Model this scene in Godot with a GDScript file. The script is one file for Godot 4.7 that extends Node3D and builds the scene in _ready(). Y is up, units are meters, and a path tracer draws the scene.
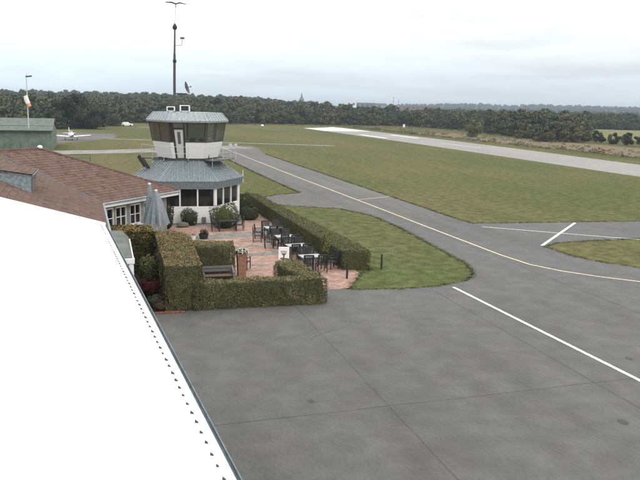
extends Node3D
# A small airfield seen from a camera mast above a white metal roof.
# World axes: -Z runs along the runway away from the camera, +X across it.

var rng := RandomNumberGenerator.new()
var M := {}
var taken := {}

const CAM_H := 9.0
const CAM_YAW := 16.8
const TILT := 10.62
const ROLL := 1.25

# ------------------------------------------------------------------ mesh buffer
class Buf:
	var v := PackedVector3Array()
	var n := PackedVector3Array()
	var c := PackedColorArray()
	var uv := PackedVector2Array()
	var col := Color(1, 1, 1)
	func tri(a: Vector3, b: Vector3, d: Vector3):
		var nn := (d - a).cross(b - a).normalized()
		v.append(a); v.append(b); v.append(d)
		for i in 3:
			n.append(nn); c.append(col)
	func quad(a: Vector3, b: Vector3, d: Vector3, e: Vector3):
		tri(a, b, d); tri(a, d, e)
	func quad_n(a: Vector3, b: Vector3, d: Vector3, e: Vector3, nn: Vector3):
		if (d - a).cross(b - a).dot(nn) < 0.0:
			var t := b
			b = e; e = t
		v.append(a); v.append(b); v.append(d); v.append(a); v.append(d); v.append(e)
		for i in 6:
			n.append(nn); c.append(col)
	# a solid from eight corners: bottom loop p0..p3, top loop p4..p7 (anticlockwise seen from the top loop)
	func hexa(p: Array):
		quad(p[0], p[1], p[2], p[3])
		quad(p[7], p[6], p[5], p[4])
		for i in 4:
			var j := (i + 1) % 4
			quad(p[j], p[i], p[4 + i], p[4 + j])
	# box with bevelled top edges
	func box(lo: Vector3, hi: Vector3):
		hexa([Vector3(lo.x, lo.y, hi.z), Vector3(hi.x, lo.y, hi.z), Vector3(hi.x, lo.y, lo.z), Vector3(lo.x, lo.y, lo.z),
			Vector3(lo.x, hi.y, hi.z), Vector3(hi.x, hi.y, hi.z), Vector3(hi.x, hi.y, lo.z), Vector3(lo.x, hi.y, lo.z)])
	func bevel_box(lo: Vector3, hi: Vector3, b: float):
		box(lo, Vector3(hi.x, hi.y - b, hi.z))
		var y := hi.y - b
		hexa([Vector3(lo.x, y, hi.z), Vector3(hi.x, y, hi.z), Vector3(hi.x, y, lo.z), Vector3(lo.x, y, lo.z),
			Vector3(lo.x + b, hi.y, hi.z - b), Vector3(hi.x - b, hi.y, hi.z - b), Vector3(hi.x - b, hi.y, lo.z + b), Vector3(lo.x + b, hi.y, lo.z + b)])
	# slab: quad a b c d (any order round) thickened by t along its normal, both ways shared
	func slab(a: Vector3, b: Vector3, d: Vector3, e: Vector3, t: float):
		var nn := (b - a).cross(e - a).normalized() * t * 0.5
		hexa([a - nn, b - nn, d - nn, e - nn, a + nn, b + nn, d + nn, e + nn])
	func bar(a: Vector3, b: Vector3, w: float, h: float, up := Vector3.UP):
		var f := (b - a).normalized()
		var s := f.cross(up)
		if s.length() < 0.01:
			s = f.cross(Vector3.RIGHT)
		s = s.normalized()
		var u := s.cross(f).normalized()
		s *= w * 0.5; u *= h * 0.5
		hexa([a - s - u, a + s - u, a + s + u, a - s + u, b - s - u, b + s - u, b + s + u, b - s + u])
	func tube(pts: Array, rad: Array, sides := 8, cap := true):
		var rings := []
		for i in pts.size():
			var f: Vector3
			if i == 0: f = pts[1] - pts[0]
			elif i == pts.size() - 1: f = pts[i] - pts[i - 1]
			else: f = pts[i + 1] - pts[i - 1]
			f = f.normalized()
			var s := f.cross(Vector3.UP)
			if s.length() < 0.05: s = f.cross(Vector3.RIGHT)
			s = s.normalized()
			var u := s.cross(f).normalized()
			var ring := []
			for k in sides:
				var an := TAU * k / sides
				ring.append(pts[i] + (s * cos(an) + u * sin(an)) * rad[i])
			rings.append(ring)
		for i in pts.size() - 1:
			for k in sides:
				var k2 := (k + 1) % sides
				var q: Array = [rings[i][k], rings[i][k2], rings[i + 1][k2], rings[i + 1][k]]
				var na: Vector3 = (q[0] - pts[i]).normalized()
				var nb: Vector3 = (q[1] - pts[i]).normalized()
				var nc: Vector3 = (q[2] - pts[i + 1]).normalized()
				var nd: Vector3 = (q[3] - pts[i + 1]).normalized()
				v.append(q[0]); v.append(q[1]); v.append(q[2]); v.append(q[0]); v.append(q[2]); v.append(q[3])
				n.append(na); n.append(nb); n.append(nc); n.append(na); n.append(nc); n.append(nd)
				for z in 6: c.append(col)
		if cap:
			for e in [0, pts.size() - 1]:
				for k in sides:
					tri(pts[e], rings[e][k], rings[e][(k + 1) % sides])
	func lathe(prof: Array, at := Vector3.ZERO, sides := 16):
		# prof: Vector2(radius, height)
		var pts := []
		var rad := []
		for q in prof:
			pts.append(at + Vector3(0, q.y, 0)); rad.append(q.x)
		for i in pts.size() - 1:
			for k in sides:
				var a0 := TAU * k / sides
				var a1 := TAU * (k + 1) / sides
				var d0 := Vector3(cos(a0), 0, sin(a0))
				var d1 := Vector3(cos(a1), 0, sin(a1))
				var sl := Vector2(prof[i + 1].y - prof[i].y, prof[i].x - prof[i + 1].x).normalized()
				var m0 := d0 * sl.x + Vector3.UP * sl.y
				var m1 := d1 * sl.x + Vector3.UP * sl.y
				var p0: Vector3 = pts[i] + d0 * rad[i]
				var p1: Vector3 = pts[i] + d1 * rad[i]
				var p2: Vector3 = pts[i + 1] + d1 * rad[i + 1]
				var p3: Vector3 = pts[i + 1] + d0 * rad[i + 1]
				for w in [[p0, m0], [p1, m1], [p2, m1], [p0, m0], [p2, m1], [p3, m0]]:
					v.append(w[0]); n.append(w[1]); c.append(col)
	func poly(pts: Array, y0: float, y1: float):
		# a prism over a polygon of Vector2(x, z)
		var pk := PackedVector2Array(pts)
		var ix := Geometry2D.triangulate_polygon(pk)
		for i in range(0, ix.size(), 3):
			var a := pk[ix[i]]; var b := pk[ix[i + 1]]; var d := pk[ix[i + 2]]
			var A := Vector3(a.x, y1, a.y); var B := Vector3(b.x, y1, b.y); var D := Vector3(d.x, y1, d.y)
			if (D - A).cross(B - A).y < 0:
				var t := B; B = D; D = t
			tri(A, B, D)
		for i in pk.size():
			var a := pk[i]; var b := pk[(i + 1) % pk.size()]
			quad(Vector3(a.x, y0, a.y), Vector3(b.x, y0, b.y), Vector3(b.x, y1, b.y), Vector3(a.x, y1, a.y))
	func mesh() -> ArrayMesh:
		var ar := []
		ar.resize(Mesh.ARRAY_MAX)
		ar[Mesh.ARRAY_VERTEX] = v
		ar[Mesh.ARRAY_NORMAL] = n
		ar[Mesh.ARRAY_COLOR] = c
		if uv.size() == v.size() and v.size() > 0:
			ar[Mesh.ARRAY_TEX_UV] = uv
		var m := ArrayMesh.new()
		m.add_surface_from_arrays(Mesh.PRIMITIVE_TRIANGLES, ar)
		return m

# ------------------------------------------------------------------ scene helpers
func numbered(called: String) -> String:
	if not taken.has(called):
		taken[called] = 0
		return called
	taken[called] += 1
	return "%s_%03d" % [called, taken[called]]

func obj(called: String, b: Buf, m: Material, parent: Node = self) -> MeshInstance3D:
	var o := MeshInstance3D.new()
	o.name = numbered(called) if parent == self else called
	o.mesh = b.mesh()
	o.material_override = m
	parent.add_child(o, true)
	return o

func obj_mesh(called: String, me: Mesh, m: Material, parent: Node = self) -> MeshInstance3D:
	var o := MeshInstance3D.new()
	o.name = numbered(called) if parent == self else called
	o.mesh = me
	o.material_override = m
	parent.add_child(o, true)
	return o

func tag(o: Node, label: String, category: String, group := ""):
	o.set_meta("label", label)
	o.set_meta("category", category)
	if group != "":
		o.set_meta("group", group)
	return o

func thing(called: String, label: String, category: String, at := Vector3.ZERO, turn := 0.0, group := "") -> Node3D:
	var o := Node3D.new()
	o.name = numbered(called)
	add_child(o)
	o.position = at
	o.rotation.y = turn
	tag(o, label, category, group)
	return o

func dup(src: Node3D, at: Vector3, turn: float, label: String, group := "") -> Node3D:
	var o: Node3D = src.duplicate()
	var base: String = src.name
	if base.length() > 4 and base[base.length() - 4] == "_" and base.substr(base.length() - 3).is_valid_int():
		base = base.substr(0, base.length() - 4)
	o.name = numbered(base)
	add_child(o)
	o.position = at
	o.rotation.y = turn
	o.set_meta("label", label)
	if group != "":
		o.set_meta("group", group)
	return o

func structure(called: String, b: Buf, m: Material, parent: Node = self) -> MeshInstance3D:
	var o := obj(called, b, m, parent)
	o.set_meta("kind", "structure")
	return o

func rnd(a: float, b: float) -> float:
	return rng.randf_range(a, b)

# ------------------------------------------------------------------ materials
func noise_image(size: int, freq: float, lo: float, hi: float, oct := 4, seed_ := 1, kind := FastNoiseLite.TYPE_SIMPLEX_SMOOTH) -> Image:
	var f := FastNoiseLite.new()
	f.seed = seed_
	f.noise_type = kind
	f.frequency = freq
	f.fractal_octaves = oct
	var im := f.get_seamless_image(size, size)
	im.convert(Image.FORMAT_L8)
	var d := im.get_data()
	var lut := PackedByteArray()
	for i in 256:
		lut.append(int(clampf(lerpf(lo, hi, i / 255.0), 0, 1) * 255.0))
	for i in d.size():
		d[i] = lut[d[i]]
	return Image.create_from_data(size, size, false, Image.FORMAT_L8, d)

var tex := {}
func texture(key: String, size: int, freq: float, lo: float, hi: float, oct := 4, seed_ := 1) -> ImageTexture:
	if not tex.has(key):
		var im := noise_image(size, freq, lo, hi, oct, seed_)
		im.generate_mipmaps()
		tex[key] = ImageTexture.create_from_image(im)
	return tex[key]

func bump(key: String, size: int, freq: float, strength: float, oct := 4, seed_ := 5) -> ImageTexture:
	if not tex.has(key):
		var im := noise_image(size, freq, 0.0, 1.0, oct, seed_)
		im.bump_map_to_normal_map(strength)
		im.generate_mipmaps()
		tex[key] = ImageTexture.create_from_image(im)
	return tex[key]

func mat(lin: Color, rough := 0.8, metal := 0.0, t: Texture2D = null, scale := 1.0, bmp: Texture2D = null, bscale := 1.0, spec := 0.5) -> StandardMaterial3D:
	var m := StandardMaterial3D.new()
	m.albedo_color = lin.linear_to_srgb()
	m.roughness = rough
	m.metallic = metal
	m.metallic_specular = spec
	m.vertex_color_use_as_albedo = true
	m.cull_mode = BaseMaterial3D.CULL_DISABLED
	if t or bmp:
		m.uv1_triplanar = true
		m.uv1_world_triplanar = true
		m.uv1_scale = Vector3.ONE * scale
	if t:
		m.albedo_texture = t
	if bmp:
		m.normal_enabled = true
		m.normal_texture = bmp
		m.normal_scale = bscale
	return m

func make_materials():
	var grain := texture("grain", 512, 0.11, 0.55, 1.0, 3, 3)
	var blotch := texture("blotch", 512, 0.012, 0.72, 1.0, 5, 9)
	var turf := texture("turf", 2048, 0.010, 0.70, 1.04, 9, 21)
	var nb := bump("grain_n", 512, 0.16, 6.0, 3, 4)
	var nw := bump("wave_n", 512, 0.03, 5.0, 4, 6)
	M.grass = mat(Color(1, 1, 1), 0.95, 0, turf, 0.045, nb, 0.8, 0.2)
	M.asphalt = mat(Color(1, 1, 1), 0.78, 0, texture("tarmac", 2048, 0.007, 0.86, 1.02, 9, 23), 0.06, nb, 0.25, 0.5)
	M.tar = mat(Color(0.096, 0.097, 0.096), 0.75, 0, grain, 1.0)
	M.concrete = mat(Color(0.33, 0.32, 0.29), 0.9, 0, blotch, 0.05)
	M.line_white = mat(Color(1.0, 1.0, 0.97), 0.8, 0, texture("worn", 512, 0.03, 0.62, 1.12, 6, 31), 0.5)
	M.line_yellow = mat(Color(1.0, 0.85, 0.56), 0.8, 0, texture("worn", 512, 0.03, 0.62, 1.12, 6, 31), 0.5)
	var pim := Image.create(512, 512, false, Image.FORMAT_L8)
	pim.fill(Color(0.52, 0.52, 0.52))
	var pr := RandomNumberGenerator.new(); pr.seed = 88
	for row in 32:
		for cl in 16:
			var g := pr.randf_range(0.74, 1.0)
			var x0 := cl * 32 + (16 if row % 2 == 1 else 0)
			pim.fill_rect(Rect2i(x0 + 1, row * 16 + 1, 30, 14), Color(g, g, g))
			if x0 + 32 > 512: pim.fill_rect(Rect2i(0, row * 16 + 1, 15, 14), Color(g, g, g))
	pim.generate_mipmaps()
	M.paver = mat(Color(1, 1, 1), 0.9, 0, ImageTexture.create_from_image(pim), 0.3125)
	M.white_roof = mat(Color(0.86, 0.87, 0.87), 0.55, 0, texture("clean", 256, 0.02, 0.97, 1.0, 3, 2), 0.2)
	M.white = mat(Color(0.87, 0.88, 0.87), 0.55, 0, texture("dirt", 512, 0.025, 0.90, 1.0, 5, 17), 0.5)
	M.zinc = mat(Color(0.275, 0.33, 0.36), 0.55, 0.25, texture("zinc", 512, 0.02, 0.66, 1.0, 5, 8), 0.45, nw, 0.25)
	M.zinc_pale = mat(Color(0.47, 0.53, 0.55), 0.5, 0.2, texture("zinc", 512, 0.02, 0.66, 1.0, 5, 8), 0.45)
	M.dormer = mat(Color(0.33, 0.41, 0.46), 0.6, 0.1, texture("zinc", 512, 0.02, 0.66, 1.0, 5, 8), 0.45)
	M.closer = mat(Color(0.06, 0.062, 0.065), 0.7)
	M.dark_metal = mat(Color(0.035, 0.037, 0.04), 0.5, 0.3)
	M.mid_metal = mat(Color(0.16, 0.165, 0.17), 0.5, 0.4, grain, 1.0)
	M.rail = mat(Color(0.55, 0.56, 0.56), 0.5, 0.3)
	M.leaf = mat(Color(1, 1, 1), 0.75, 0, null, 1, null, 1, 0.25)
	M.leaf.backlight_enabled = true
	M.leaf.backlight = Color(0.06, 0.08, 0.03)
	M.bark = mat(Color(0.06, 0.048, 0.036), 0.95, 0, grain, 1.5)
	M.tile = mat(Color(1, 1, 1), 0.85, 0, texture("tileg", 512, 0.05, 0.62, 1.0, 5, 14), 0.7)
	M.wall_grey = mat(Color(0.30, 0.31, 0.29), 0.9, 0, blotch, 0.4)
	M.wall_green = mat(Color(0.165, 0.225, 0.175), 0.8, 0, blotch, 0.1)
	M.roof_grey = mat(Color(0.165, 0.195, 0.17), 0.85, 0, blotch, 0.15)
	M.wood = mat(Color(0.24, 0.15, 0.115), 0.8, 0, grain, 1.2)
	M.stone = mat(Color(0.25, 0.25, 0.25), 0.9, 0, grain, 1.2)
	M.terracotta = mat(Color(0.38, 0.20, 0.125), 0.85, 0, blotch, 1.0)
	M.soil = mat(Color(0.045, 0.036, 0.028), 1.0, 0, grain, 1.5)
	M.chair = mat(Color(0.016, 0.021, 0.02), 0.5, 0, null)
	M.chair_red = mat(Color(0.05, 0.022, 0.02), 0.55, 0, null)
	M.table = mat(Color(0.55, 0.58, 0.59), 0.6, 0, blotch, 1.0)
	M.cloth = mat(Color(0.27, 0.31, 0.345), 0.95, 0, texture("fold", 256, 0.02, 0.80, 1.0, 4, 41), 0.9)
	M.sock_white = mat(Color(0.85, 0.80, 0.74), 0.9)
	M.sock_orange = mat(Color(0.72, 0.34, 0.18), 0.9)
	M.aircraft = mat(Color(0.90, 0.90, 0.89), 0.3, 0)
	M.orange = mat(Color(0.35, 0.12, 0.05), 0.5)
	M.rubber = mat(Color(0.02, 0.02, 0.02), 0.8)
	M.blind = mat(Color(0.34, 0.18, 0.12), 0.9)
	M.door = mat(Color(0.55, 0.58, 0.55), 0.6)
	M.dark = mat(Color(0.022, 0.022, 0.024), 0.7)
	M.interior = mat(Color(0.20, 0.20, 0.19), 0.9)
	M.brick = mat(Color(0.27, 0.11, 0.075), 0.9, 0, blotch, 1.0)
	M.plain = mat(Color(1, 1, 1), 0.85)
	M.field = mat(Color(1, 1, 1), 0.95, 0, turf, 0.03, nb, 0.8, 0.2)
	M.glass = StandardMaterial3D.new()
	M.glass.albedo_color = Color(0.20, 0.24, 0.25, 0.30)
	M.glass.transparency = BaseMaterial3D.TRANSPARENCY_ALPHA
	M.glass.roughness = 0.03
	M.glass.metallic_specular = 0.5
	M.glass.cull_mode = BaseMaterial3D.CULL_DISABLED
	M.glass_dark = M.glass.duplicate()
	M.glass_dark.albedo_color = Color(0.08, 0.09, 0.095, 0.55)
	M.glass_blue = M.glass.duplicate()
	M.glass_blue.albedo_color = Color(0.30, 0.38, 0.42, 0.6)

# ------------------------------------------------------------------ sky
func make_sky() -> Sky:
	var W := 2048
	var Hh := 1024
	var f1 := FastNoiseLite.new(); f1.seed = 11; f1.frequency = 1.0; f1.fractal_octaves = 5
	var f2 := FastNoiseLite.new(); f2.seed = 29; f2.frequency = 1.0; f2.fractal_octaves = 4
	var data := PackedFloat32Array()
	data.resize(W * Hh * 3)
	var p := 0
	for j in Hh:
		var el := (0.5 - (j + 0.5) / Hh) * PI
		var s := sin(el)
		var deg := rad_to_deg(el)
		if deg < -1.0:
			for i in W:
				data[p] = 0.30; data[p + 1] = 0.31; data[p + 2] = 0.29
				p += 3
			continue
		var up := clampf(deg / 90.0, 0, 1)
		var step := 1 if deg < 30.0 else 4
		var last := Vector3.ZERO
		for i in W:
			if i % step == 0:
				var az := wrapf((i + 0.5) / W * TAU, -PI, PI)   # column 0 looks along -Z
				var d := Vector3(sin(az) * cos(el), s, -cos(az) * cos(el))
				# layered stratus: project on to a cloud deck, so that streaks lengthen to the horizon
				var k := 1.0 / (maxf(s, 0.0) + 0.10)
				var q := Vector2(d.x, d.z) * k
				var a := f1.get_noise_2d(q.x * 0.55, q.y * 1.1)
				var b := f2.get_noise_2d(q.x * 1.7 + 40.0, q.y * 3.1)
				var ca := cos(az); var sa := sin(az)
				var wob := f1.get_noise_3d(ca * 2.0, deg * 0.25, sa * 2.0) * 1.6
				var st := f2.get_noise_3d(ca * 1.5, (deg + wob) * 0.34, sa * 1.5) + 0.5 * f1.get_noise_3d(ca * 4.0 + 9.0, (deg + wob) * 0.9, sa * 4.0)
				var lum := lerpf(0.98, 1.10, smoothstep(0.3, 6.0, deg)) + 0.75 * smoothstep(7.5, 70.0, deg)
				lum *= 1.0 + 0.05 * a + 0.03 * b + 0.15 * st * (1.0 - smoothstep(8.0, 20.0, deg))
				# the bank of greyer stratus low over the far hills, drawn out in thin layers
				var side := smoothstep(-0.15, 0.8, sin(az + 0.12))
				var bank := (0.35 + 0.65 * side) * (1.0 - smoothstep(1.0, 7.5, deg + st * 3.0))
				lum -= (0.02 + 0.20 * side) * (1.0 - smoothstep(0.5, 6.5, deg + st * 2.6)) + 0.30 * side * maxf(st, 0.0) * smoothstep(0.5, 2.0, deg) * (1.0 - smoothstep(6.0, 12.0, deg))
				var blue := (1.0 - smoothstep(0.5, 8.0, deg - st * 2.0)) * (1.0 - 0.35 * side)
				var tint := Vector3(1.0, 1.0, 1.0).lerp(Vector3(0.86, 0.985, 1.07), clampf(blue, 0, 1)).lerp(Vector3(0.94, 1.0, 1.055), bank * side)
				last = tint * lum
			data[p] = last.x; data[p + 1] = last.y; data[p + 2] = last.z
			p += 3
	var im := Image.create_from_data(W, Hh, false, Image.FORMAT_RGBF, data.to_byte_array())
	var pm := PanoramaSkyMaterial.new()
	pm.panorama = ImageTexture.create_from_image(im)
	var sk := Sky.new()
	sk.sky_material = pm
	return sk

# ------------------------------------------------------------------ foliage
# Leaves on the surface of a trimmed hedge over a polygon footprint
var hn := FastNoiseLite.new()
func leaf_quad(b: Buf, p: Vector3, nn: Vector3, s: float):
	var t := Vector3(rnd(-1, 1), rnd(-1, 1), rnd(-1, 1))
	var d := (nn + t * 0.75).normalized()
	var u := d.cross(Vector3(rnd(-1, 1), rnd(-1, 1), rnd(-1, 1))).normalized() * s
	var w := d.cross(u).normalized() * s * rnd(0.55, 0.8)
	b.quad_n(p - u, p - w, p + u, p + w, (d + nn * 0.6).normalized())

func pick(cols: Array) -> Color:
	var cc: Color = cols[rng.randi() % cols.size()]
	var k := rnd(0.7, 1.25)
	return Color(cc.r * k, cc.g * k, cc.b * k)

func hedge(called: String, label: String, foot: Array, h: float, side_cols: Array, top_cols: Array, den := 420.0, leaf := 0.027, group := "hedges round the terrace", y0 := 0.0):
	var t := thing(called, label, "hedge", Vector3(foot[0].x, 0, foot[0].y), 0.0, group)
	var off := Vector3(foot[0].x, 0, foot[0].y)
	var core := Buf.new()
	var pk := PackedVector2Array(foot)
	if Geometry2D.is_polygon_clockwise(pk):
		pk.reverse()
	var inner = Geometry2D.offset_polygon(pk, -0.17)[0]
	core.col = side_cols[0]
	var loc := []
	for q in inner: loc.append(q - Vector2(off.x, off.z))
	core.poly(loc, y0, h - 0.17)
	obj("branches", core, M.leaf, t)
	var b := Buf.new()
	for i in pk.size():
		var a := pk[i]; var e := pk[(i + 1) % pk.size()]
		var len := a.distance_to(e)
		var dir := (e - a) / len
		var nn := Vector3(dir.y, 0, -dir.x)
		if Geometry2D.is_point_in_polygon((a + e) * 0.5 + Vector2(nn.x, nn.z) * 0.05, pk):
			nn = -nn
		for k in int(len * (h - y0) * den):
			var q := a + dir * rnd(0, len)
			var y := rnd(y0, h)
			var w := hn.get_noise_3d(q.x * 60.0, y * 60.0, q.y * 60.0)
			var w2 := hn.get_noise_3d(q.x * 260.0, y * 260.0, q.y * 260.0)
			if w2 < -0.22 and rng.randf() < 0.8: continue
			var rnd_in := 0.10 * smoothstep(h - 0.22, h, y) + 0.05 * (1.0 - smoothstep(y0, y0 + 0.3, y))
			var p := Vector3(q.x, y, q.y) + nn * (w * 0.13 + w2 * 0.08 + rnd(-0.07, 0.03) - rnd_in)
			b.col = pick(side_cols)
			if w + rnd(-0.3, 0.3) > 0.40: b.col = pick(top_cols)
			leaf_quad(b, p - off, nn, leaf * rnd(0.7, 1.3))
	var bb := Rect2(pk[0], Vector2.ZERO)
	for q in pk: bb = bb.expand(q)
	for k in int(bb.get_area() * den * 1.05):
		var q := bb.position + Vector2(rng.randf(), rng.randf()) * bb.size
		if not Geometry2D.is_point_in_polygon(q, pk): continue
		var w := hn.get_noise_3d(q.x * 60.0, 0.0, q.y * 60.0)
		var w2 := hn.get_noise_3d(q.x * 220.0, 50.0, q.y * 220.0)
		var p := Vector3(q.x, h + w * 0.11 + w2 * 0.07 + rnd(-0.05, 0.035), q.y)
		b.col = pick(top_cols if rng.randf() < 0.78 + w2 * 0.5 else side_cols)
		leaf_quad(b, p - off, Vector3.UP, leaf * rnd(0.7, 1.3))
	obj("foliage", b, M.leaf, t)
	return t

# a rounded shrub: leaves on an ellipsoid with lobes
func shrub(called: String, label: String, at: Vector3, r: Vector3, cols: Array, count: int, leaf := 0.05, group := "", flat_top := 0.0, cat := "shrub"):
	var t := thing(called, label, cat, at, 0.0, group)
	var b := Buf.new()
	var core := Buf.new()
	core.col = cols[0]
	core.lathe([Vector2(0.05, 0.0), Vector2(r.x * 0.5, r.y * 0.15), Vector2(r.x * 0.66, r.y * 0.9), Vector2(r.x * 0.45, r.y * 1.4), Vector2(0.02, r.y * 1.62)], Vector3.ZERO, 12)
	obj("branches", core, M.leaf, t)
	for i in count:
		var d := Vector3(rnd(-1, 1), rnd(-0.95, 1), rnd(-1, 1))
		while d.length() > 1.0 or d.length() < 0.1:
			d = Vector3(rnd(-1, 1), rnd(-0.95, 1), rnd(-1, 1))
		d = d.normalized()
		var q := d
		var m := maxf(absf(d.y), Vector2(d.x, d.z).length())
		q = q.lerp(d / m, flat_top)
		var w := hn.get_noise_3d(d.x * 90 + at.x * 30, d.y * 90, d.z * 90 + at.z * 30)
		var p := Vector3(q.x * r.x, r.y + q.y * r.y, q.z * r.z) * (1.0 + w * 0.3 + rnd(-0.14, 0.03))
		if p.y < 0.0: p.y = rnd(0.0, 0.15)
		b.col = pick(cols)
		leaf_quad(b, p, d, leaf * rnd(0.7, 1.3))
	obj("foliage", b, M.leaf, t)
	return t

# crown mesh of unit height (trunk below), leaves clumped in lobes
func crown_mesh(seed_: int, wide: float, low: float, lobes: int, quads: int, leaf: float, top := 1.0) -> ArrayMesh:
	rng.seed = seed_
	var b := Buf.new()
	var cs := []
	for i in lobes:
		var an := rnd(0, TAU)
		var yy := rnd(0.0, 1.0)
		var prof := sin(PI * clampf(0.14 + yy * 0.80, 0, 1))
		var rr := wide * 0.62 * prof * sqrt(rng.randf())
		var sz := rnd(0.17, 0.27) * (1.0 - 0.3 * yy)
		cs.append([Vector3(cos(an) * rr, lerpf(low + 0.12, top - sz * 0.75, yy), sin(an) * rr), sz, rnd(0.75, 1.25)])
	for i in quads:
		var l: Array = cs[i % lobes]
		var d := Vector3(rng.randfn(), rng.randfn(), rng.randfn()).normalized()
		var p: Vector3 = l[0] + d * Vector3(1.05, 0.85, 1.05) * l[1] * (1.0 - 0.55 * pow(rng.randf(), 2.0))
		var k: float = l[2] * rnd(0.75, 1.3)
		b.col = Color(k, k, k * 0.95)
		leaf_quad(b, p, d, leaf * rnd(0.6, 1.35))
	return b.mesh()

func trunk_buf(h: float, r: float, low: float) -> Buf:
	var b := Buf.new()
	b.tube([Vector3(0, -0.1, 0), Vector3(0.01 * h, h * low, 0), Vector3(-0.01 * h, h * 0.75, 0.01 * h)], [r * 1.2, r * 0.9, r * 0.25], 7)
	for i in 5:
		var an := rnd(0, TAU)
		var y0 := h * rnd(low * 0.8, 0.5)
		b.tube([Vector3(0, y0, 0), Vector3(cos(an) * h * 0.13, y0 + h * 0.12, sin(an) * h * 0.13), Vector3(cos(an) * h * 0.22, y0 + h * 0.3, sin(an) * h * 0.22)], [r * 0.5, r * 0.35, r * 0.1], 5)
	return b

func tree(called: String, label: String, at: Vector3, h: float, wide: float, col: Color, seed_: int, group := "", low := 0.1, quads := 2600):
	rng.seed = seed_ * 7 + 3
	var t := thing(called, label, "tree", at, 0.0, group)
	obj("trunk", trunk_buf(h, h * 0.025, maxf(low, 0.12)), M.bark, t)
	var me := crown_mesh(seed_, wide, low, 15, quads, 0.034)
	var m: StandardMaterial3D = M.leaf.duplicate()
	m.albedo_color = col.linear_to_srgb()
	var c := obj_mesh("crown", me, m, t)
	c.scale = Vector3.ONE * h
	return t

# ------------------------------------------------------------------ the land
func smooth(a: float, b: float, x: float) -> float:
	return smoothstep(a, b, x)

func table_at(tab: Array, x: float) -> float:
	if x <= tab[0][0]: return tab[0][1]
	for i in tab.size() - 1:
		if x <= tab[i + 1][0]:
			return lerpf(tab[i][1], tab[i + 1][1], (x - tab[i][0]) / (tab[i + 1][0] - tab[i][0]))
	return tab[-1][1]

var tn := FastNoiseLite.new()
# bearing in degrees from the camera axis, positive to the right
func bearing(x: float, z: float) -> float:
	return rad_to_deg(atan2(x, -z)) - CAM_YAW

func terrain(x: float, z: float) -> float:
	var r := Vector2(x, z).length()
	if r < 240.0: return 0.0
	var be := bearing(x, z)
	var left := 1.0 - smooth(-8.0, 3.0, be)
	var y := left * 6.5 * smooth(260.0, 850.0, r)
	y += -2.0 * (1.0 - left) * smooth(320.0, 600.0, r) 
	# far hills
	var hills := smooth(1300.0, 2600.0, r) * (1.0 - 0.6 * smooth(3200.0, 6000.0, r))
	y += hills * (3.0 + 9.0 * tn.get_noise_2d(be * 7.0, 3.0) + 16.0 * smooth(3.0, 8.0, be) * (1.0 - 0.45 * smooth(20.0, 30.0, be)))
	y += smooth(400.0, 900.0, r) * 2.0 * tn.get_noise_2d(x * 0.35, z * 0.35)
	return y

const EDGE := [[-45.0, 215.0], [-24.0, 225.0], [-16.3, 252.0], [-15.6, 296.0], [-12.0, 312.0], [-6.3, 316.0], [-1.6, 328.0], [6.3, 346.0], [11.8, 288.0], [17.0, 214.0], [19.2, 217.0], [20.0, 235.0], [20.4, 400.0], [40.0, 420.0]]

func grid_axis(lo: float, hi: float, step: float, far: float) -> PackedFloat32Array:
	var a := PackedFloat32Array()
	var x := lo
	var out := []
	var s := step
	while x > -far:
		s *= 1.35
		x -= s
		out.push_front(x)
	for q in out: a.append(q)
	x = lo
	while x <= hi:
		a.append(x); x += step
	s = step
	while x < far:
		a.append(x)
		s *= 1.35
		x += s
	a.append(x)
	return a

func make_ground():
	var gx := grid_axis(-40.0, 150.0, 2.5, 7000.0)
	var gz := grid_axis(-340.0, 10.0, 2.5, 7000.0)
	var cn := FastNoiseLite.new(); cn.seed = 77; cn.frequency = 0.02; cn.fractal_octaves = 4
	var dn := FastNoiseLite.new(); dn.seed = 78; dn.frequency = 0.12; dn.fractal_octaves = 3
	var b := Buf.new()
	var P := []
	var C := []
	for j in gz.size():
		for i in gx.size():
			var x := gx[i]; var z := gz[j]
			P.append(Vector3(x, terrain(x, z), z))
			# mown swathes run with the runway; drier turf between taxiway and runway
			var dry := clampf(0.45 + 1.1 * cn.get_noise_2d(x * 1.8, z * 0.7) + 0.5 * dn.get_noise_2d(x * 1.3, z * 0.5), 0, 1)
			var sw := 0.5 + 0.5 * sin(x * 0.9 + cn.get_noise_2d(x * 0.2, z * 0.2) * 3.0)
			var col := Color(0.142, 0.160, 0.060).lerp(Color(0.225, 0.190, 0.094), dry * 0.75)
			if x < 20.0 and z > -68.0:
				col = Color(0.140, 0.164, 0.063).lerp(Color(0.225, 0.195, 0.094), dry * 0.6)
			var k := 0.97 + 0.07 * sw
			if x > 96.0: k *= 0.9
			C.append(Color(col.r * k, col.g * k, col.b * k))
	var w := gx.size()
	for j in gz.size() - 1:
		for i in w - 1:
			var q := [j * w + i, j * w + i + 1, (j + 1) * w + i + 1, (j + 1) * w + i]
			for t in [[0, 1, 2], [0, 2, 3]]:
				var a: Vector3 = P[q[t[0]]]; var d: Vector3 = P[q[t[1]]]; var e: Vector3 = P[q[t[2]]]
				var nn := (e - a).cross(d - a).normalized()
				if nn.y < 0: nn = -nn
				for k in 3:
					b.v.append(P[q[t[k]]]); b.n.append(nn); b.c.append(C[q[t[k]]])
	structure("grass_ground", b, M.grass)

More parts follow.
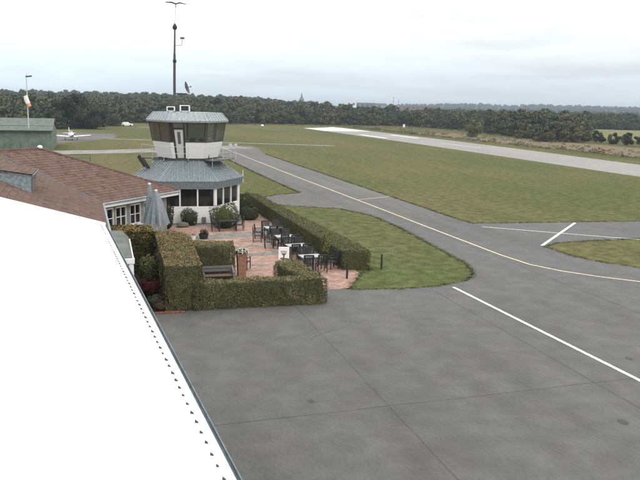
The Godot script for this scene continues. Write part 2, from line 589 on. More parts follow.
# a paved sheet: a polygon cut into small cells so that vertex colours can carry stains and repairs
func paved(called: String, pts: Array, y: float, m: Material, cols: Callable, cell := 1.0, parent: Node = self) -> MeshInstance3D:
	var b := Buf.new()
	var pk := PackedVector2Array(pts)
	var bb := Rect2(pk[0], Vector2.ZERO)
	for q in pk: bb = bb.expand(q)
	var x := bb.position.x
	while x < bb.end.x:
		var z := bb.position.y
		while z < bb.end.y:
			var sq := PackedVector2Array([Vector2(x, z), Vector2(x + cell, z), Vector2(x + cell, z + cell), Vector2(x, z + cell)])
			var inside := true
			for q in sq:
				if not Geometry2D.is_point_in_polygon(q, pk): inside = false
			var parts := [sq] if inside else Geometry2D.intersect_polygons(sq, pk)
			for pp in parts:
				var ix := Geometry2D.triangulate_polygon(pp)
				for i in range(0, ix.size(), 3):
					var A: Vector2 = pp[ix[i]]; var B: Vector2 = pp[ix[i + 1]]; var D: Vector2 = pp[ix[i + 2]]
					if (B - A).cross(D - A) < 0:
						var tt := B; B = D; D = tt
					for q in [A, B, D]:
						b.v.append(Vector3(q.x, y, q.y)); b.n.append(Vector3.UP); b.c.append(cols.call(q))
			z += cell
		x += cell
	return structure(called, b, m, parent) if parent == self else obj(called, b, m, parent)

func strip(pts: Array, wd: float, y: float, wobble := 0.0) -> Buf:
	var b := Buf.new()
	for i in pts.size() - 1:
		var a: Vector2 = pts[i]; var e: Vector2 = pts[i + 1]
		var d := (e - a).normalized()
		var d0: Vector2 = d if i == 0 else (e - pts[i - 1]).normalized()
		var d1: Vector2 = d if i == pts.size() - 2 else (pts[i + 2] - a).normalized()
		var n0 := Vector2(-d0.y, d0.x) * wd * 0.5 * (1.0 + rnd(-wobble, wobble)); var n1 := Vector2(-d1.y, d1.x) * wd * 0.5 * (1.0 + rnd(-wobble, wobble))
		b.quad_n(Vector3(a.x - n0.x, y, a.y - n0.y), Vector3(e.x - n1.x, y, e.y - n1.y), Vector3(e.x + n1.x, y, e.y + n1.y), Vector3(a.x + n0.x, y, a.y + n0.y), Vector3.UP)
	return b

func wavy(a: Vector2, e: Vector2, step: float, amp: float) -> Array:
	var out := []
	var n := int(maxf(2.0, a.distance_to(e) / step))
	for i in n + 1:
		out.append(a.lerp(e, float(i) / n) + Vector2(rnd(-amp, amp), rnd(-amp, amp)))
	return out

func rough_edge(pts: Array, step := 0.5, amp := 0.07) -> Array:
	var out := []
	for i in pts.size():
		var a: Vector2 = pts[i]; var e: Vector2 = pts[(i + 1) % pts.size()]
		var n := int(maxf(1.0, a.distance_to(e) / step))
		for k in n:
			out.append(a.lerp(e, float(k) / n) + (Vector2.ZERO if k == 0 else Vector2(rnd(-amp, amp), rnd(-amp, amp))))
	return out

func make_paving():
	var cn := FastNoiseLite.new(); cn.seed = 5; cn.frequency = 0.05; cn.fractal_octaves = 5
	var fn := FastNoiseLite.new(); fn.seed = 6; fn.frequency = 0.35; fn.fractal_octaves = 3
	var ln := FastNoiseLite.new(); ln.seed = 8; ln.frequency = 0.5; ln.fractal_octaves = 2
	var dark := func(q: Vector2) -> Color:
		var k := 0.117 + 0.016 * cn.get_noise_2d(q.x * 1.4, q.y * 0.8) + 0.012 * fn.get_noise_2d(q.x, q.y) + 0.022 * ln.get_noise_2d(q.x * 1.2, q.y * 0.09)
		return Color(k * 1.005, k, k * 0.955)
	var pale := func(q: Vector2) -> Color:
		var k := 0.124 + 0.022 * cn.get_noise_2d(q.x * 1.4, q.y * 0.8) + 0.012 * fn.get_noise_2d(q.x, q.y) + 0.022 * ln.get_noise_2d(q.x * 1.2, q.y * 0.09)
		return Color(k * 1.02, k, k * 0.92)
	var light := func(q: Vector2) -> Color:
		var k := 0.30 + 0.035 * cn.get_noise_2d(q.x * 2.0, q.y * 0.4) + 0.03 * fn.get_noise_2d(q.x, q.y)
		return Color(k * 1.02, k, k * 0.93)
	# apron, with the turn off to the right and the stub towards the tower
	var ap := [Vector2(-14, 6), Vector2(60, 6), Vector2(60, -20), Vector2(44, -24), Vector2(34, -31), Vector2(30.0, -34.1), Vector2(28.6, -36.0), Vector2(28.0, -38.2), Vector2(28.1, -41.0),
		Vector2(29.9, -42.0), Vector2(33.3, -42.3), Vector2(60, -42.6), Vector2(60, -48.0), Vector2(36.8, -49.9), Vector2(27.9, -50.6), Vector2(27.8, -52.0),
		Vector2(21.3, -54.5), Vector2(21.3, -49.6), Vector2(20.6, -41.2), Vector2(20.3, -37.4), Vector2(19.6, -34.9), Vector2(18.4, -33.4), Vector2(16.3, -32.55), Vector2(14.0, -32.4), Vector2(11.5, -32.8), Vector2(10.6, -33.4), Vector2(9.5, -33.4), Vector2(9.4, -30.85), Vector2(1.9, -30.85), Vector2(1.9, -30.5), Vector2(-0.6, -30.5), Vector2(-0.6, -25), Vector2(-14, -25)]
	var apron := paved("apron", rough_edge(ap, 0.6, 0.05), 0.010, M.asphalt, dark, 0.8)
	var tx := [Vector2(21.3, -50.0), Vector2(21.35, -56.1), Vector2(19.9, -59.9), Vector2(15.2, -63.0), Vector2(12.6, -66.2), Vector2(16.4, -70.3), Vector2(19.35, -71.6), Vector2(19.2, -89.4), Vector2(19.3, -154), Vector2(30.5, -154), Vector2(30.5, -147.0), Vector2(28.2, -129.3), Vector2(28.0, -100), Vector2(27.7, -50.0)]
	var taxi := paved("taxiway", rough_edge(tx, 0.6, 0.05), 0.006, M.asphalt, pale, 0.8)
	obj("yellow_centre_line", strip([Vector2(23.3, -152), Vector2(23.3, -85.4), Vector2(23.5, -62), Vector2(23.55, -47.5), Vector2(23.62, -39.1), Vector2(23.9, -36.2), Vector2(24.75, -34.3), Vector2(26.05, -32.6), Vector2(27.5, -31.15), Vector2(33, -26.5), Vector2(44, -18)], 0.14, 0.018), M.line_yellow, taxi)
	obj("side_line", strip([Vector2(23.5, -65.5), Vector2(27.6, -67.5)], 0.12, 0.0185), M.line_yellow, taxi)
	obj("white_apron_line", strip([Vector2(16.88, -32.2), Vector2(17.05, -26), Vector2(17.25, -19.1), Vector2(17.5, -8), Vector2(17.6, 4)], 0.17, 0.018), M.line_white, apron)
	obj("stub_line", strip([Vector2(27.85, -49.0), Vector2(36.6, -42.0), Vector2(42, -38)], 0.14, 0.018), M.line_white, apron)
	obj("hold_bar", strip([Vector2(36.6, -49.5), Vector2(28.1, -41.3)], 0.22, 0.0195), M.line_white, apron)
	# sealed paving joints and cracks
	for k in 4:
		var x := 0.6 + k * 7.5
		obj("joint", strip(wavy(Vector2(x, 5), Vector2(x, -31.5 if x < 20 else -48.0), 1.1, 0.02), 0.022, 0.0145, 0.5), M.tar, apron)
	for k in 1:
		var z := -19.0 - k * 9.5
		obj("joint", strip(wavy(Vector2(-2, z), Vector2(33, z - 0.6), 1.1, 0.03), 0.016, 0.0150, 0.5), M.tar, apron)
	for k in 2:
		var a := Vector2(rnd(0, 34), rnd(-29, -4))
		var e := a + Vector2(rnd(-1, 1), rnd(-1, 1)).normalized() * rnd(1.5, 4.5)
		obj("crack", strip(wavy(a, e, 0.4, 0.09), 0.018, 0.0155, 0.6), M.tar, apron)
	for k in 3:
		var x := 20.8 + k * 2.6
		obj("joint", strip(wavy(Vector2(x, -54), Vector2(x, -150), 2.5, 0.03), 0.035, 0.0120, 0.5), M.tar, taxi)
	# oil spots
	for k in 8:
		var b := Buf.new()
		var c0 := Vector2(rnd(2, 32), rnd(-28, -5))
		var rr := rnd(0.05, 0.16)
		for i in 9:
			var a0 := TAU * i / 9.0; var a1 := TAU * (i + 1) / 9.0
			b.tri(Vector3(c0.x, 0.0165, c0.y), Vector3(c0.x + cos(a0) * rr, 0.0165, c0.y + sin(a0) * rr * 1.4), Vector3(c0.x + cos(a1) * rr, 0.0165, c0.y + sin(a1) * rr * 1.4))
		obj("oil_spot", b, M.tar, apron)
	# runway
	var rw := paved("runway", [Vector2(72.0, 40), Vector2(85.6, 40), Vector2(86.4, -60), Vector2(88.9, -104), Vector2(91.4, -140), Vector2(93.2, -180), Vector2(94.2, -322), Vector2(75.2, -322), Vector2(75.0, -180), Vector2(74.2, -139), Vector2(72.6, -90)], 0.006, M.asphalt, light, 4.0)
	for k in 8:
		obj("threshold_bar", strip([Vector2(75.9 + k * 2.25, -246), Vector2(75.9 + k * 2.25, -318)], 1.7, 0.012), M.line_white, rw)
	for k in 3:
		obj("centre_dash", strip([Vector2(83.8, -150 - k * 42.0), Vector2(83.9, -172 - k * 42.0)], 0.3, 0.012), M.line_white, rw)
	obj("aiming_mark", strip([Vector2(78.5, -196), Vector2(78.5, -218)], 1.6, 0.012), M.line_white, rw)
	obj("aiming_mark", strip([Vector2(88.8, -196), Vector2(88.8, -218)], 1.6, 0.012), M.line_white, rw)
	# paved strips by the parked aircraft
	var ps := [Vector2(-16, -160), Vector2(-9, -161), Vector2(-2.5, -172), Vector2(2.4, -182), Vector2(3.5, -196), Vector2(2.4, -207), Vector2(-14, -210), Vector2(-30, -207), Vector2(-30, -160)]
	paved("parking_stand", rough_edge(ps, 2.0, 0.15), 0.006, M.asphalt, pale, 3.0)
	structure("path", strip([Vector2(-40, -128), Vector2(-12, -131), Vector2(2, -135), Vector2(10, -139), Vector2(20, -147), Vector2(28, -150)], 9.0, 0.0095), M.concrete)
	structure("path", strip([Vector2(1.5, -180.5), Vector2(9.5, -176), Vector2(22, -169), Vector2(50, -156)], 2.0, 0.0075), M.concrete)
	# worn strip along the runway shoulder
	structure("path", strip([Vector2(60, -288), Vector2(40, -280), Vector2(12, -262)], 2.5, 0.0075), M.concrete)
	# fields across the runway
	var fc := func(q: Vector2) -> Color:
		var k := 0.5 + 0.5 * cn.get_noise_2d(q.x * 2.2, q.y * 0.6)
		var m := Color(0.31, 0.235, 0.165).lerp(Color(0.22, 0.21, 0.11), clampf(k * 1.3 - 0.3, 0, 1))
		return m
	paved("fallow_field", rough_edge([Vector2(103.5, -60), Vector2(103.0, -160), Vector2(101, -238), Vector2(120, -240), Vector2(124, -190), Vector2(130, -150), Vector2(140, -60)], 3.0, 0.5), 0.012, M.field, fc, 3.0)
	var gc := func(q: Vector2) -> Color:
		var k := 0.5 + 0.5 * cn.get_noise_2d(q.x * 2.0, q.y * 2.0)
		return Color(0.26, 0.275, 0.12).lerp(Color(0.33, 0.29, 0.16), k)
	var gf := Buf.new()
	gf.col = Color(0.22, 0.235, 0.10)
	for i in 12:
		for j in 6:
			var b0 := deg_to_rad(19.9 + i * 1.0 + CAM_YAW); var b1 := deg_to_rad(20.9 + i * 1.0 + CAM_YAW)
			var r0 := 246.0 + j * 27.0; var r1 := r0 + 27.0
			var q := []
			for w in [[b0, r0], [b1, r0], [b1, r1], [b0, r1]]:
				var pp := Vector2(sin(w[0]) * w[1], -cos(w[0]) * w[1])
				q.append(Vector3(pp.x, terrain(pp.x, pp.y) + 0.12, pp.y))
			gf.col = gc.call(Vector2(q[0].x, q[0].z))
			gf.quad(q[0], q[1], q[2], q[3])
	structure("meadow", gf, M.field)
	# terrace of red pavers with grey rings round the tower
	var tc := Vector2(6.3, -57.4)
	var pav := func(q: Vector2) -> Color:
		var r := q.distance_to(tc) + 0.15 * fn.get_noise_2d(q.x * 0.4, q.y * 0.4)
		var k := 1.0 + 0.22 * fn.get_noise_2d(q.x * 3.0, q.y * 3.0) + 0.2 * cn.get_noise_2d(q.x * 3.0, q.y * 3.0)
		if (r > 8.3 and r < 10.0) or (r > 15.0 and r < 16.0) or r < 4.6 or (r > 11.4 and r < 11.7) or (r > 12.9 and r < 13.4) or (r > 18.2 and r < 18.5):
			return Color(0.29 * k, 0.275 * k, 0.24 * k)
		return Color(0.54 * k, 0.34 * k, 0.265 * k)
	paved("terrace_paving", [Vector2(1.0, -68), Vector2(12.6, -68), Vector2(13.2, -36.0), Vector2(11.6, -33.1), Vector2(10.2, -33.0), Vector2(9.4, -32.0), Vector2(3.6, -32.0), Vector2(3.4, -41), Vector2(-2, -44)], 0.016, M.paver, pav, 0.2)
	# planting bed in the corner by the annexe, with a brick edging
	var bed := Buf.new()
	bed.poly([Vector2(-0.5, -39.5), Vector2(3.2, -39.5), Vector2(3.2, -30.6), Vector2(1.2, -30.75), Vector2(-0.5, -30.8)], 0.0, 0.06)
	structure("planting_bed", bed, M.soil)

# far woodland as one mass of instanced trees
func make_woods():
	tn.seed = 3; tn.frequency = 0.02; tn.fractal_octaves = 3
	var meshes := []
	for i in 5:
		meshes.append(crown_mesh(100 + i, [0.75, 0.9, 0.62, 1.0, 0.8][i], 0.0, 14, 640, 0.058))
	rng.seed = 999
	var lists := [[], [], [], [], []]
	var cols := [Color(0.072, 0.082, 0.044), Color(0.092, 0.096, 0.047), Color(0.060, 0.071, 0.042), Color(0.110, 0.102, 0.054), Color(0.078, 0.086, 0.050)]
	var mixn := FastNoiseLite.new(); mixn.seed = 40; mixn.frequency = 0.012
	# [r from edge, r to, spacing]
	var band := 0
	for zone in [[0.0, 60.0, 5.0], [60.0, 330.0, 8.5], [330.0, 900.0, 15.0], [900.0, 3000.0, 21.0]]:
		var s: float = zone[2]
		var be := -44.0
		while be < 42.0:
			var e := table_at(EDGE, be)
			var r: float = e + zone[0] + rnd(0, s)
			var rmax: float = e + zone[1]
			while r < rmax:
				var bb := be + rnd(-0.5, 0.5) * rad_to_deg(s / r)
				var rr := r + rnd(-0.4, 0.4) * s
				var an := deg_to_rad(bb + CAM_YAW)
				var x := sin(an) * rr; var z := -cos(an) * rr
				# the built-up clearing round the far works
				var clear := rr > 700.0 and rr < 1650.0 and bb > 0.8 and bb < 8.2 and mixn.get_noise_2d(x, z) > -0.2
				if not clear:
					var big := 1.0 if band > 0 else smooth(0.0, 60.0, rr - e)
					var h := lerpf(rnd(4.2, 8.0), rnd(6.4, 11.0), big) * (1.0 + 0.25 * mixn.get_noise_2d(x * 2.5, z * 2.5))
					if band == 0 and rr - e < 9.0: h = rnd(3.4, 6.6)
					if bb > 4.0: h *= lerpf(1.0, 0.86, smooth(4.0, 10.0, bb))
					if bb > 0.3 and bb < 8.5 and band > 0: h *= 0.72
					if band == 2: h *= 1.1
					if band == 3: h *= rnd(0.5, 1.05)
					var w := h * rnd(0.9, 1.25) * (1.0 if band < 3 else 1.35)
					var ba := Basis(Vector3.UP, rnd(0, TAU)).scaled(Vector3(w, h, w))
					var ci := int(floor((mixn.get_noise_2d(x, z) * 0.5 + 0.5) * 4.0 + rnd(-1.2, 1.2)))
					var cc: Color = cols[clampi(ci, 0, 4)]
					if rng.randf() < 0.03: cc = Color(0.12, 0.096, 0.05)
					var k := rnd(0.85, 1.18)
					lists[rng.randi() % 5].append([Transform3D(ba, Vector3(x, terrain(x, z) - 0.3, z)), Color(cc.r * k, cc.g * k, cc.b * k)])
				r += s * rnd(0.8, 1.2)
			be += rad_to_deg(s / (e + zone[0] + 0.35 * (zone[1] - zone[0])))
		band += 1
	var n := 0
	for i in 5:
		var mm := MultiMesh.new()
		mm.transform_format = MultiMesh.TRANSFORM_3D
		mm.use_colors = true
		mm.mesh = meshes[i]
		mm.instance_count = lists[i].size()
		for k in lists[i].size():
			mm.set_instance_transform(k, lists[i][k][0])
			mm.set_instance_color(k, lists[i][k][1])
		n += lists[i].size()
		var o := MultiMeshInstance3D.new()
		o.name = numbered("woodland")
		o.multimesh = mm
		o.material_override = M.leaf
		add_child(o)
		tag(o, "dark mixed woodland covering the low hills behind the airfield", "woodland", "far woods")
		o.set_meta("kind", "stuff")
	print("woodland trees ", n)
	# rough weeds and scrub along the far side of the runway
	var wm := crown_mesh(300, 1.3, 0.0, 8, 90, 0.11)
	var pts := []
	for i in 900:
		var z := rnd(-300, -70)
		pts.append(Vector3(rnd(99.5, 103.5) + (rnd(0, 22) if rng.randf() < 0.45 else 0.0), 0, z))
	for i in 500:
		var be := rnd(-14, 12)
		var r := table_at(EDGE, be) - rnd(1, 14)
		var an := deg_to_rad(be + CAM_YAW)
		pts.append(Vector3(sin(an) * r, 0, -cos(an) * r))
	var mm := MultiMesh.new()
	mm.transform_format = MultiMesh.TRANSFORM_3D
	mm.use_colors = true
	mm.mesh = wm
	mm.instance_count = pts.size()
	for k in pts.size():
		var h := rnd(0.15, 0.5)
		if rng.randf() < 0.03: h = rnd(0.8, 1.3)
		mm.set_instance_transform(k, Transform3D(Basis(Vector3.UP, rnd(0, TAU)).scaled(Vector3(h * 1.9, h, h * 1.9)), pts[k]))
		var cc: Color = [Color(0.20, 0.16, 0.095), Color(0.16, 0.155, 0.07), Color(0.23, 0.185, 0.12)][rng.randi() % 3]
		mm.set_instance_color(k, cc)
	var o := MultiMeshInstance3D.new()
	o.name = numbered("weeds")
	o.multimesh = mm
	o.material_override = M.leaf
	add_child(o)
	tag(o, "rough brownish weeds and scrub along the field edge beyond the runway", "weeds")
	o.set_meta("kind", "stuff")

func make_tufts():
	# short grass blades on the lawn beside the terrace hedge and taxiway edges
	rng.seed = 4040
	var b := Buf.new()
	for i in 9:
		var an := rnd(0, TAU)
		var p := Vector3(rnd(-0.09, 0.09), 0, rnd(-0.09, 0.09))
		var s := Vector3(cos(an), 0, sin(an)) * rnd(0.005, 0.009)
		var tip := p + Vector3(rnd(-0.05, 0.05), rnd(0.035, 0.075), rnd(-0.05, 0.05))
		var k := rnd(0.75, 1.25)
		b.col = Color(k, k, k)
		b.tri(p - s, p + s, tip)
		for q in 3:
			b.n[b.n.size() - 1 - q] = Vector3(b.n[b.n.size() - 1 - q].x * 0.3, 1, b.n[b.n.size() - 1 - q].z * 0.3).normalized()
	var edges := [[Vector2(12.6, -66.2), Vector2(15.2, -63.0), Vector2(19.9, -59.9), Vector2(21.3, -56.1), Vector2(21.3, -49.6), Vector2(20.6, -41.2), Vector2(20.3, -37.4), Vector2(19.6, -34.9), Vector2(18.4, -33.4), Vector2(16.3, -32.55), Vector2(14.0, -32.4), Vector2(11.5, -32.8), Vector2(13.2, -36.0), Vector2(14.1, -36.7), Vector2(13.4, -52), Vector2(13.0, -62.6)],
		[Vector2(12.6, -66.2), Vector2(16.4, -70.3), Vector2(19.35, -71.6), Vector2(19.2, -89.4), Vector2(19.3, -120)],
		[Vector2(44, -24), Vector2(34, -31), Vector2(30.0, -34.1), Vector2(28.6, -36.0), Vector2(28.0, -38.2), Vector2(28.1, -41.0), Vector2(29.9, -42.0), Vector2(33.3, -42.3), Vector2(60, -42.6)],
		[Vector2(60, -48.0), Vector2(36.8, -49.9), Vector2(27.9, -50.6), Vector2(27.8, -52.0), Vector2(28.0, -100), Vector2(28.2, -129.3)]]
	var pts := []
	for l in edges:
		for i in l.size() - 1:
			for k in int(l[i].distance_to(l[i + 1]) * 22.0):
				pts.append(l[i].lerp(l[i + 1], rng.randf()) + Vector2(rng.randfn(), rng.randfn()) * 0.09)
	var mm := MultiMesh.new()
	mm.transform_format = MultiMesh.TRANSFORM_3D
	mm.use_colors = true
	mm.mesh = b.mesh()
	mm.instance_count = pts.size()
	for k in pts.size():
		var s := rnd(0.8, 1.5)
		mm.set_instance_transform(k, Transform3D(Basis(Vector3.UP, rnd(0, TAU)).scaled(Vector3(s, s * rnd(0.7, 1.3), s)), Vector3(pts[k].x, 0, pts[k].y)))
		var cc: Color = [Color(0.11, 0.13, 0.048), Color(0.135, 0.145, 0.058), Color(0.165, 0.15, 0.075)][rng.randi() % 3]
		mm.set_instance_color(k, cc)
	var o := MultiMeshInstance3D.new()
	o.name = numbered("grass_tufts")
	o.multimesh = mm
	o.material_override = M.leaf
	add_child(o)
	tag(o, "short mown grass on the lawns beside the taxiway", "grass")
	o.set_meta("kind", "stuff")

# ------------------------------------------------------------------ buildings
# tiles laid on a sloping plane: o origin on the eave, u along the eave, w up the slope, poly in (u, w) metres
func tile_roof(o: Vector3, u: Vector3, w: Vector3, poly: PackedVector2Array, parent: Node, base_col: Color):
	var nn := w.cross(u).normalized()
	if nn.y < 0: nn = -nn
	var b := Buf.new()
	var bb := Rect2(poly[0], Vector2.ZERO)
	for q in poly: bb = bb.expand(q)
	var tw := 0.25
	var th := 0.29
	var row := 0
	var y := bb.position.y
	while y < bb.end.y:
		var x := bb.position.x
		while x < bb.end.x:
			var ctr := Vector2(x + tw * 0.5, y + th * 0.5)
			if Geometry2D.is_point_in_polygon(ctr, poly):
				var k := rnd(0.78, 1.18)
				var warm := rnd(-0.06, 0.06)
				b.col = Color(base_col.r * k * (1 + warm), base_col.g * k, base_col.b * k * (1 - warm))
				if rng.randf() < 0.05: b.col = Color(base_col.r * 0.55, base_col.g * 0.6, base_col.b * 0.62)
				var prof := [[0.0, 0.018], [0.35, 0.0], [0.72, 0.042], [1.0, 0.020]]
				for s in 3:
					var x0: float = x + prof[s][0] * tw; var x1: float = x + prof[s + 1][0] * tw
					var h0: float = prof[s][1]; var h1: float = prof[s + 1][1]
					var a := o + u * x0 + w * y + nn * (h0 * 0.8 + 0.038)
					var a2 := o + u * x1 + w * y + nn * (h1 * 0.8 + 0.038)
					var c := o + u * x1 + w * (y + th * 1.12) + nn * (h1 + 0.012)
					var c2 := o + u * x0 + w * (y + th * 1.12) + nn * (h0 + 0.012)
					b.quad(a, a2, c, c2)
					b.quad(o + u * x0 + w * y + nn * 0.005, o + u * x1 + w * y + nn * 0.005, a2, a)
			x += tw
		y += th
		row += 1
	var t := obj("roof_tiles", b, M.tile, parent)
	t.set_meta("kind", "stuff")
	# deck under the tiles
	var d := Buf.new()
	var ix := Geometry2D.triangulate_polygon(poly)
	d.col = Color(base_col.r * 0.75, base_col.g * 0.75, base_col.b * 0.75)
	for i in range(0, ix.size(), 3):
		d.tri(o + u * poly[ix[i]].x + w * poly[ix[i]].y, o + u * poly[ix[i + 1]].x + w * poly[ix[i + 1]].y, o + u * poly[ix[i + 2]].x + w * poly[ix[i + 2]].y)
	obj("roof_deck", d, M.tile, parent)

func make_clubhouse():
	var t := thing("clubhouse", "low clubhouse with hipped brown tiled roof and white fascia beside the tower", "building")
	var S := 0.466
	var e0 := 2.9
	var A := Vector3(-0.25, e0, -45.2)
	var Bp := Vector3(4.94, e0, -51.2)
	var u := (Bp - A).normalized()
	var inn := Vector3(u.z, 0, -u.x)
	if inn.x > 0: inn = -inn
	var run := 6.22
	var rise := run * S
	var slope := sqrt(run * run + rise * rise)
	var w := (inn * run + Vector3.UP * rise).normalized()
	var apex := Vector3(-3.95, e0 + rise, -50.3)
	# front plane
	var L := A.distance_to(Bp)
	var ap_u := (apex - A).dot(u)
	var V := A + Vector3(-6.22, rise, -2.33)
	var v_u := (V - A).dot(u)
	var R := Node3D.new(); R.name = "roof"; t.add_child(R)
	tile_roof(A, u, w, PackedVector2Array([Vector2(-0.05, -0.08), Vector2(L, -0.08), Vector2(ap_u, slope), Vector2(v_u, slope)]), R, Color(0.215, 0.128, 0.098))
	# wing plane, eave runs towards the camera at x ~ 0
	var wu := Vector3(0.03, 0, 1).normalized()
	var ww := (Vector3(-1, 0, 0) * run + Vector3.UP * rise).normalized()
	tile_roof(A, wu, ww, PackedVector2Array([Vector2(0.02, -0.06), Vector2(-2.33, slope), Vector2(15, slope), Vector2(15, -0.06)]), R, Color(0.21, 0.132, 0.102))
	# hip end and back planes
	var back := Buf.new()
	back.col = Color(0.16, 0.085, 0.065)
	var B2 := Bp + inn * run * 2.0
	back.tri(Bp, B2, apex)
	back.quad(B2, apex, V, V + inn * run - Vector3.UP * rise - u * 2.0)
	back.quad(V, V + wu * 17.0, V + wu * 17.0 + Vector3(-run, -rise, 0), V + Vector3(-run, -rise, 0))
	obj("back_slope", back, M.tile, R)
	# ridge and hip caps
	var cap := func(a: Vector3, e: Vector3, rad: float):
		var n := int(a.distance_to(e) / 0.38)
		for i in n:
			var c := Buf.new()
			var p0 := a.lerp(e, float(i) / n); var p1 := a.lerp(e, (i + 1.08) / n)
			c.col = Color(0.17, 0.095, 0.075) * rnd(0.8, 1.15)
			c.tube([p0, p1], [rad * 1.12, rad], 8)
			obj("ridge_tile", c, M.tile, R)
	cap.call(V, apex, 0.10)
	cap.call(apex, Bp, 0.10)
	var val := Buf.new()
	val.bar(A + Vector3(0, 0.05, 0), V + Vector3(0, 0.06, 0), 0.22, 0.03, Vector3.UP)
	obj("valley_gutter", val, M.mid_metal, R)
	var knob := Buf.new()
	knob.lathe([Vector2(0.02, 0.0), Vector2(0.16, 0.02), Vector2(0.17, 0.12), Vector2(0.1, 0.2), Vector2(0.01, 0.22)], apex + Vector3(0, 0.03, 0), 10)
	obj("ridge_cap", knob, M.white, R)
	# fascia, soffit, gutter
	var f := Buf.new()
	f.slab(A - inn * 0.02 + Vector3(0, -0.34, 0), Bp - inn * 0.02 + Vector3(0, -0.34, 0), Bp - inn * 0.02 + Vector3(0, -0.02, 0), A - inn * 0.02 + Vector3(0, -0.02, 0), 0.05)
	obj("fascia", f, M.white, t)
	f = Buf.new()
	f.slab(A + Vector3(0.03, -0.3, 0.1), A + wu * 15 + Vector3(0.03, -0.3, 0), A + wu * 15 + Vector3(0.03, -0.05, 0), A + Vector3(0.03, -0.05, 0.1), 0.04)
	obj("fascia", f, M.white, t)
	f = Buf.new()
	f.tube([A - inn * 0.12 + Vector3(0, -0.08, 0), Bp - inn * 0.12 + Vector3(0, -0.08, 0)], [0.065, 0.065], 8)
	obj("gutter", f, M.zinc_pale, t)
	f = Buf.new()
	f.tube([A + Vector3(0.13, -0.06, 0.15), A + wu * 14.9 + Vector3(0.13, -0.06, 0)], [0.07, 0.07], 8)
	obj("gutter", f, M.zinc_pale, t)
	f = Buf.new()
	f.slab(A + inn * 0.02 - Vector3(0, 0.34, 0), Bp + inn * 0.02 - Vector3(0, 0.34, 0), Bp + inn * 0.75 - Vector3(0, 0.33, 0), A + inn * 0.75 - Vector3(0, 0.33, 0), 0.03)
	obj("soffit", f, M.white, t)
	# walls
	var w0 := A + inn * 0.65; var w1 := Bp + inn * 0.65 - u * 0.6
	var wall := Buf.new()
	var segs := [[0.0, 0.55, 0], [0.55, 1.75, 1], [1.75, 1.95, 0], [1.95, 3.0, 1], [3.0, 3.35, 0], [3.35, 4.45, 1], [4.45, 4.8, 0], [4.8, 6.6, 1], [6.6, 7.3, 0]]
	for s in segs:
		var a: Vector3 = w0 + u * s[0]; var e: Vector3 = w0 + u * s[1]
		a.y = 0; e.y = 0
		var low := 1.0 if s[2] == 1 else 2.57
		wall.slab(a, e, e + Vector3(0, low, 0), a + Vector3(0, low, 0), 0.22)
		if s[2] == 1:
			wall.slab(a + Vector3(0, 2.35, 0), e + Vector3(0, 2.35, 0), e + Vector3(0, 2.57, 0), a + Vector3(0, 2.57, 0), 0.22)
	obj("wall", wall, M.wall_grey, t)
	var wb := Buf.new()
	wb.box(Vector3(-1.0, 0, -44.6), Vector3(-0.6, 2.6, -30.5))
	wb.box(Vector3(-11.5, 0, -31.0), Vector3(-1.0, 2.6, -30.6))
	wb.slab(Vector3(w1.x, 0, w1.z), Vector3(w1.x, 0, w1.z) + inn * 9, Vector3(w1.x, 2.57, w1.z) + inn * 9, Vector3(w1.x, 2.57, w1.z), 0.2)
	wb.slab(Vector3(w0.x, 0.02, w0.z) + inn * 5, Vector3(w1.x, 0.02, w1.z) + inn * 5, Vector3(w1.x, 2.57, w1.z) + inn * 5, Vector3(w0.x, 2.57, w0.z) + inn * 5, 0.2)
	obj("wall", wb, M.wall_grey, t)
	for s in segs:
		if s[2] == 0: continue
		var a: Vector3 = w0 + u * s[0]; var e: Vector3 = w0 + u * s[1]
		a.y = 1.0; e.y = 1.0
		var win := Buf.new()
		var up := Vector3(0, 1.35, 0)
		var o := -inn * 0.06
		win.bar(a + o, a + up + o, 0.09, 0.09, inn); win.bar(e + o, e + up + o, 0.09, 0.09, inn)
		win.bar(a + o + Vector3(0, 0.04, 0), e + o + Vector3(0, 0.04, 0), 0.09, 0.09, Vector3.UP); win.bar(a + up + o - Vector3(0, 0.04, 0), e + up + o - Vector3(0, 0.04, 0), 0.09, 0.09, Vector3.UP)
		var wn := obj("window", win, M.white, t)
		var g := Buf.new()
		g.slab(a, e, e + up, a + up, 0.02)
		obj("pane", g, M.glass_dark, wn)
		var mu := Buf.new()
		var mid := (a + e) * 0.5
		mu.bar(mid + o, mid + up + o, 0.06, 0.06, inn)
		mu.bar(a + up * 0.5 + o, e + up * 0.5 + o, 0.045, 0.045, Vector3.UP)
		obj("glazing_bar", mu, M.white, wn)
		var si := Buf.new()
		si.bar(a - inn * 0.16 - Vector3(0, 0.04, 0), e - inn * 0.16 - Vector3(0, 0.04, 0), 0.2, 0.06, Vector3.UP)
		obj("sill", si, M.white, wn)
	var inr := Buf.new()
	inr.poly([Vector2(w0.x, w0.z), Vector2(w1.x, w1.z), Vector2(w1.x + inn.x * 5, w1.z + inn.z * 5), Vector2(w0.x + inn.x * 5, w0.z + inn.z * 5)], 0.02, 0.06)
	obj("floor", inr, M.interior, t)
	# dormer on the wing roof
	var d := Node3D.new(); d.name = "dormer"; t.add_child(d)
	var ck := Buf.new()
	ck.slab(Vector3(-3.45, 4.42, -37.0), Vector3(-3.36, 5.32, -37.0), Vector3(-7.0, 5.85, -37.0), Vector3(-5.2, 5.22, -37.0), 0.05)
	obj("cheek", ck, M.dormer, d)
	ck = Buf.new()
	ck.slab(Vector3(-3.45, 4.40, -37.03), Vector3(-3.45, 4.40, -40.0), Vector3(-3.40, 5.30, -40.0), Vector3(-3.40, 5.30, -37.03), 0.06)
	obj("front", ck, M.dormer, d)
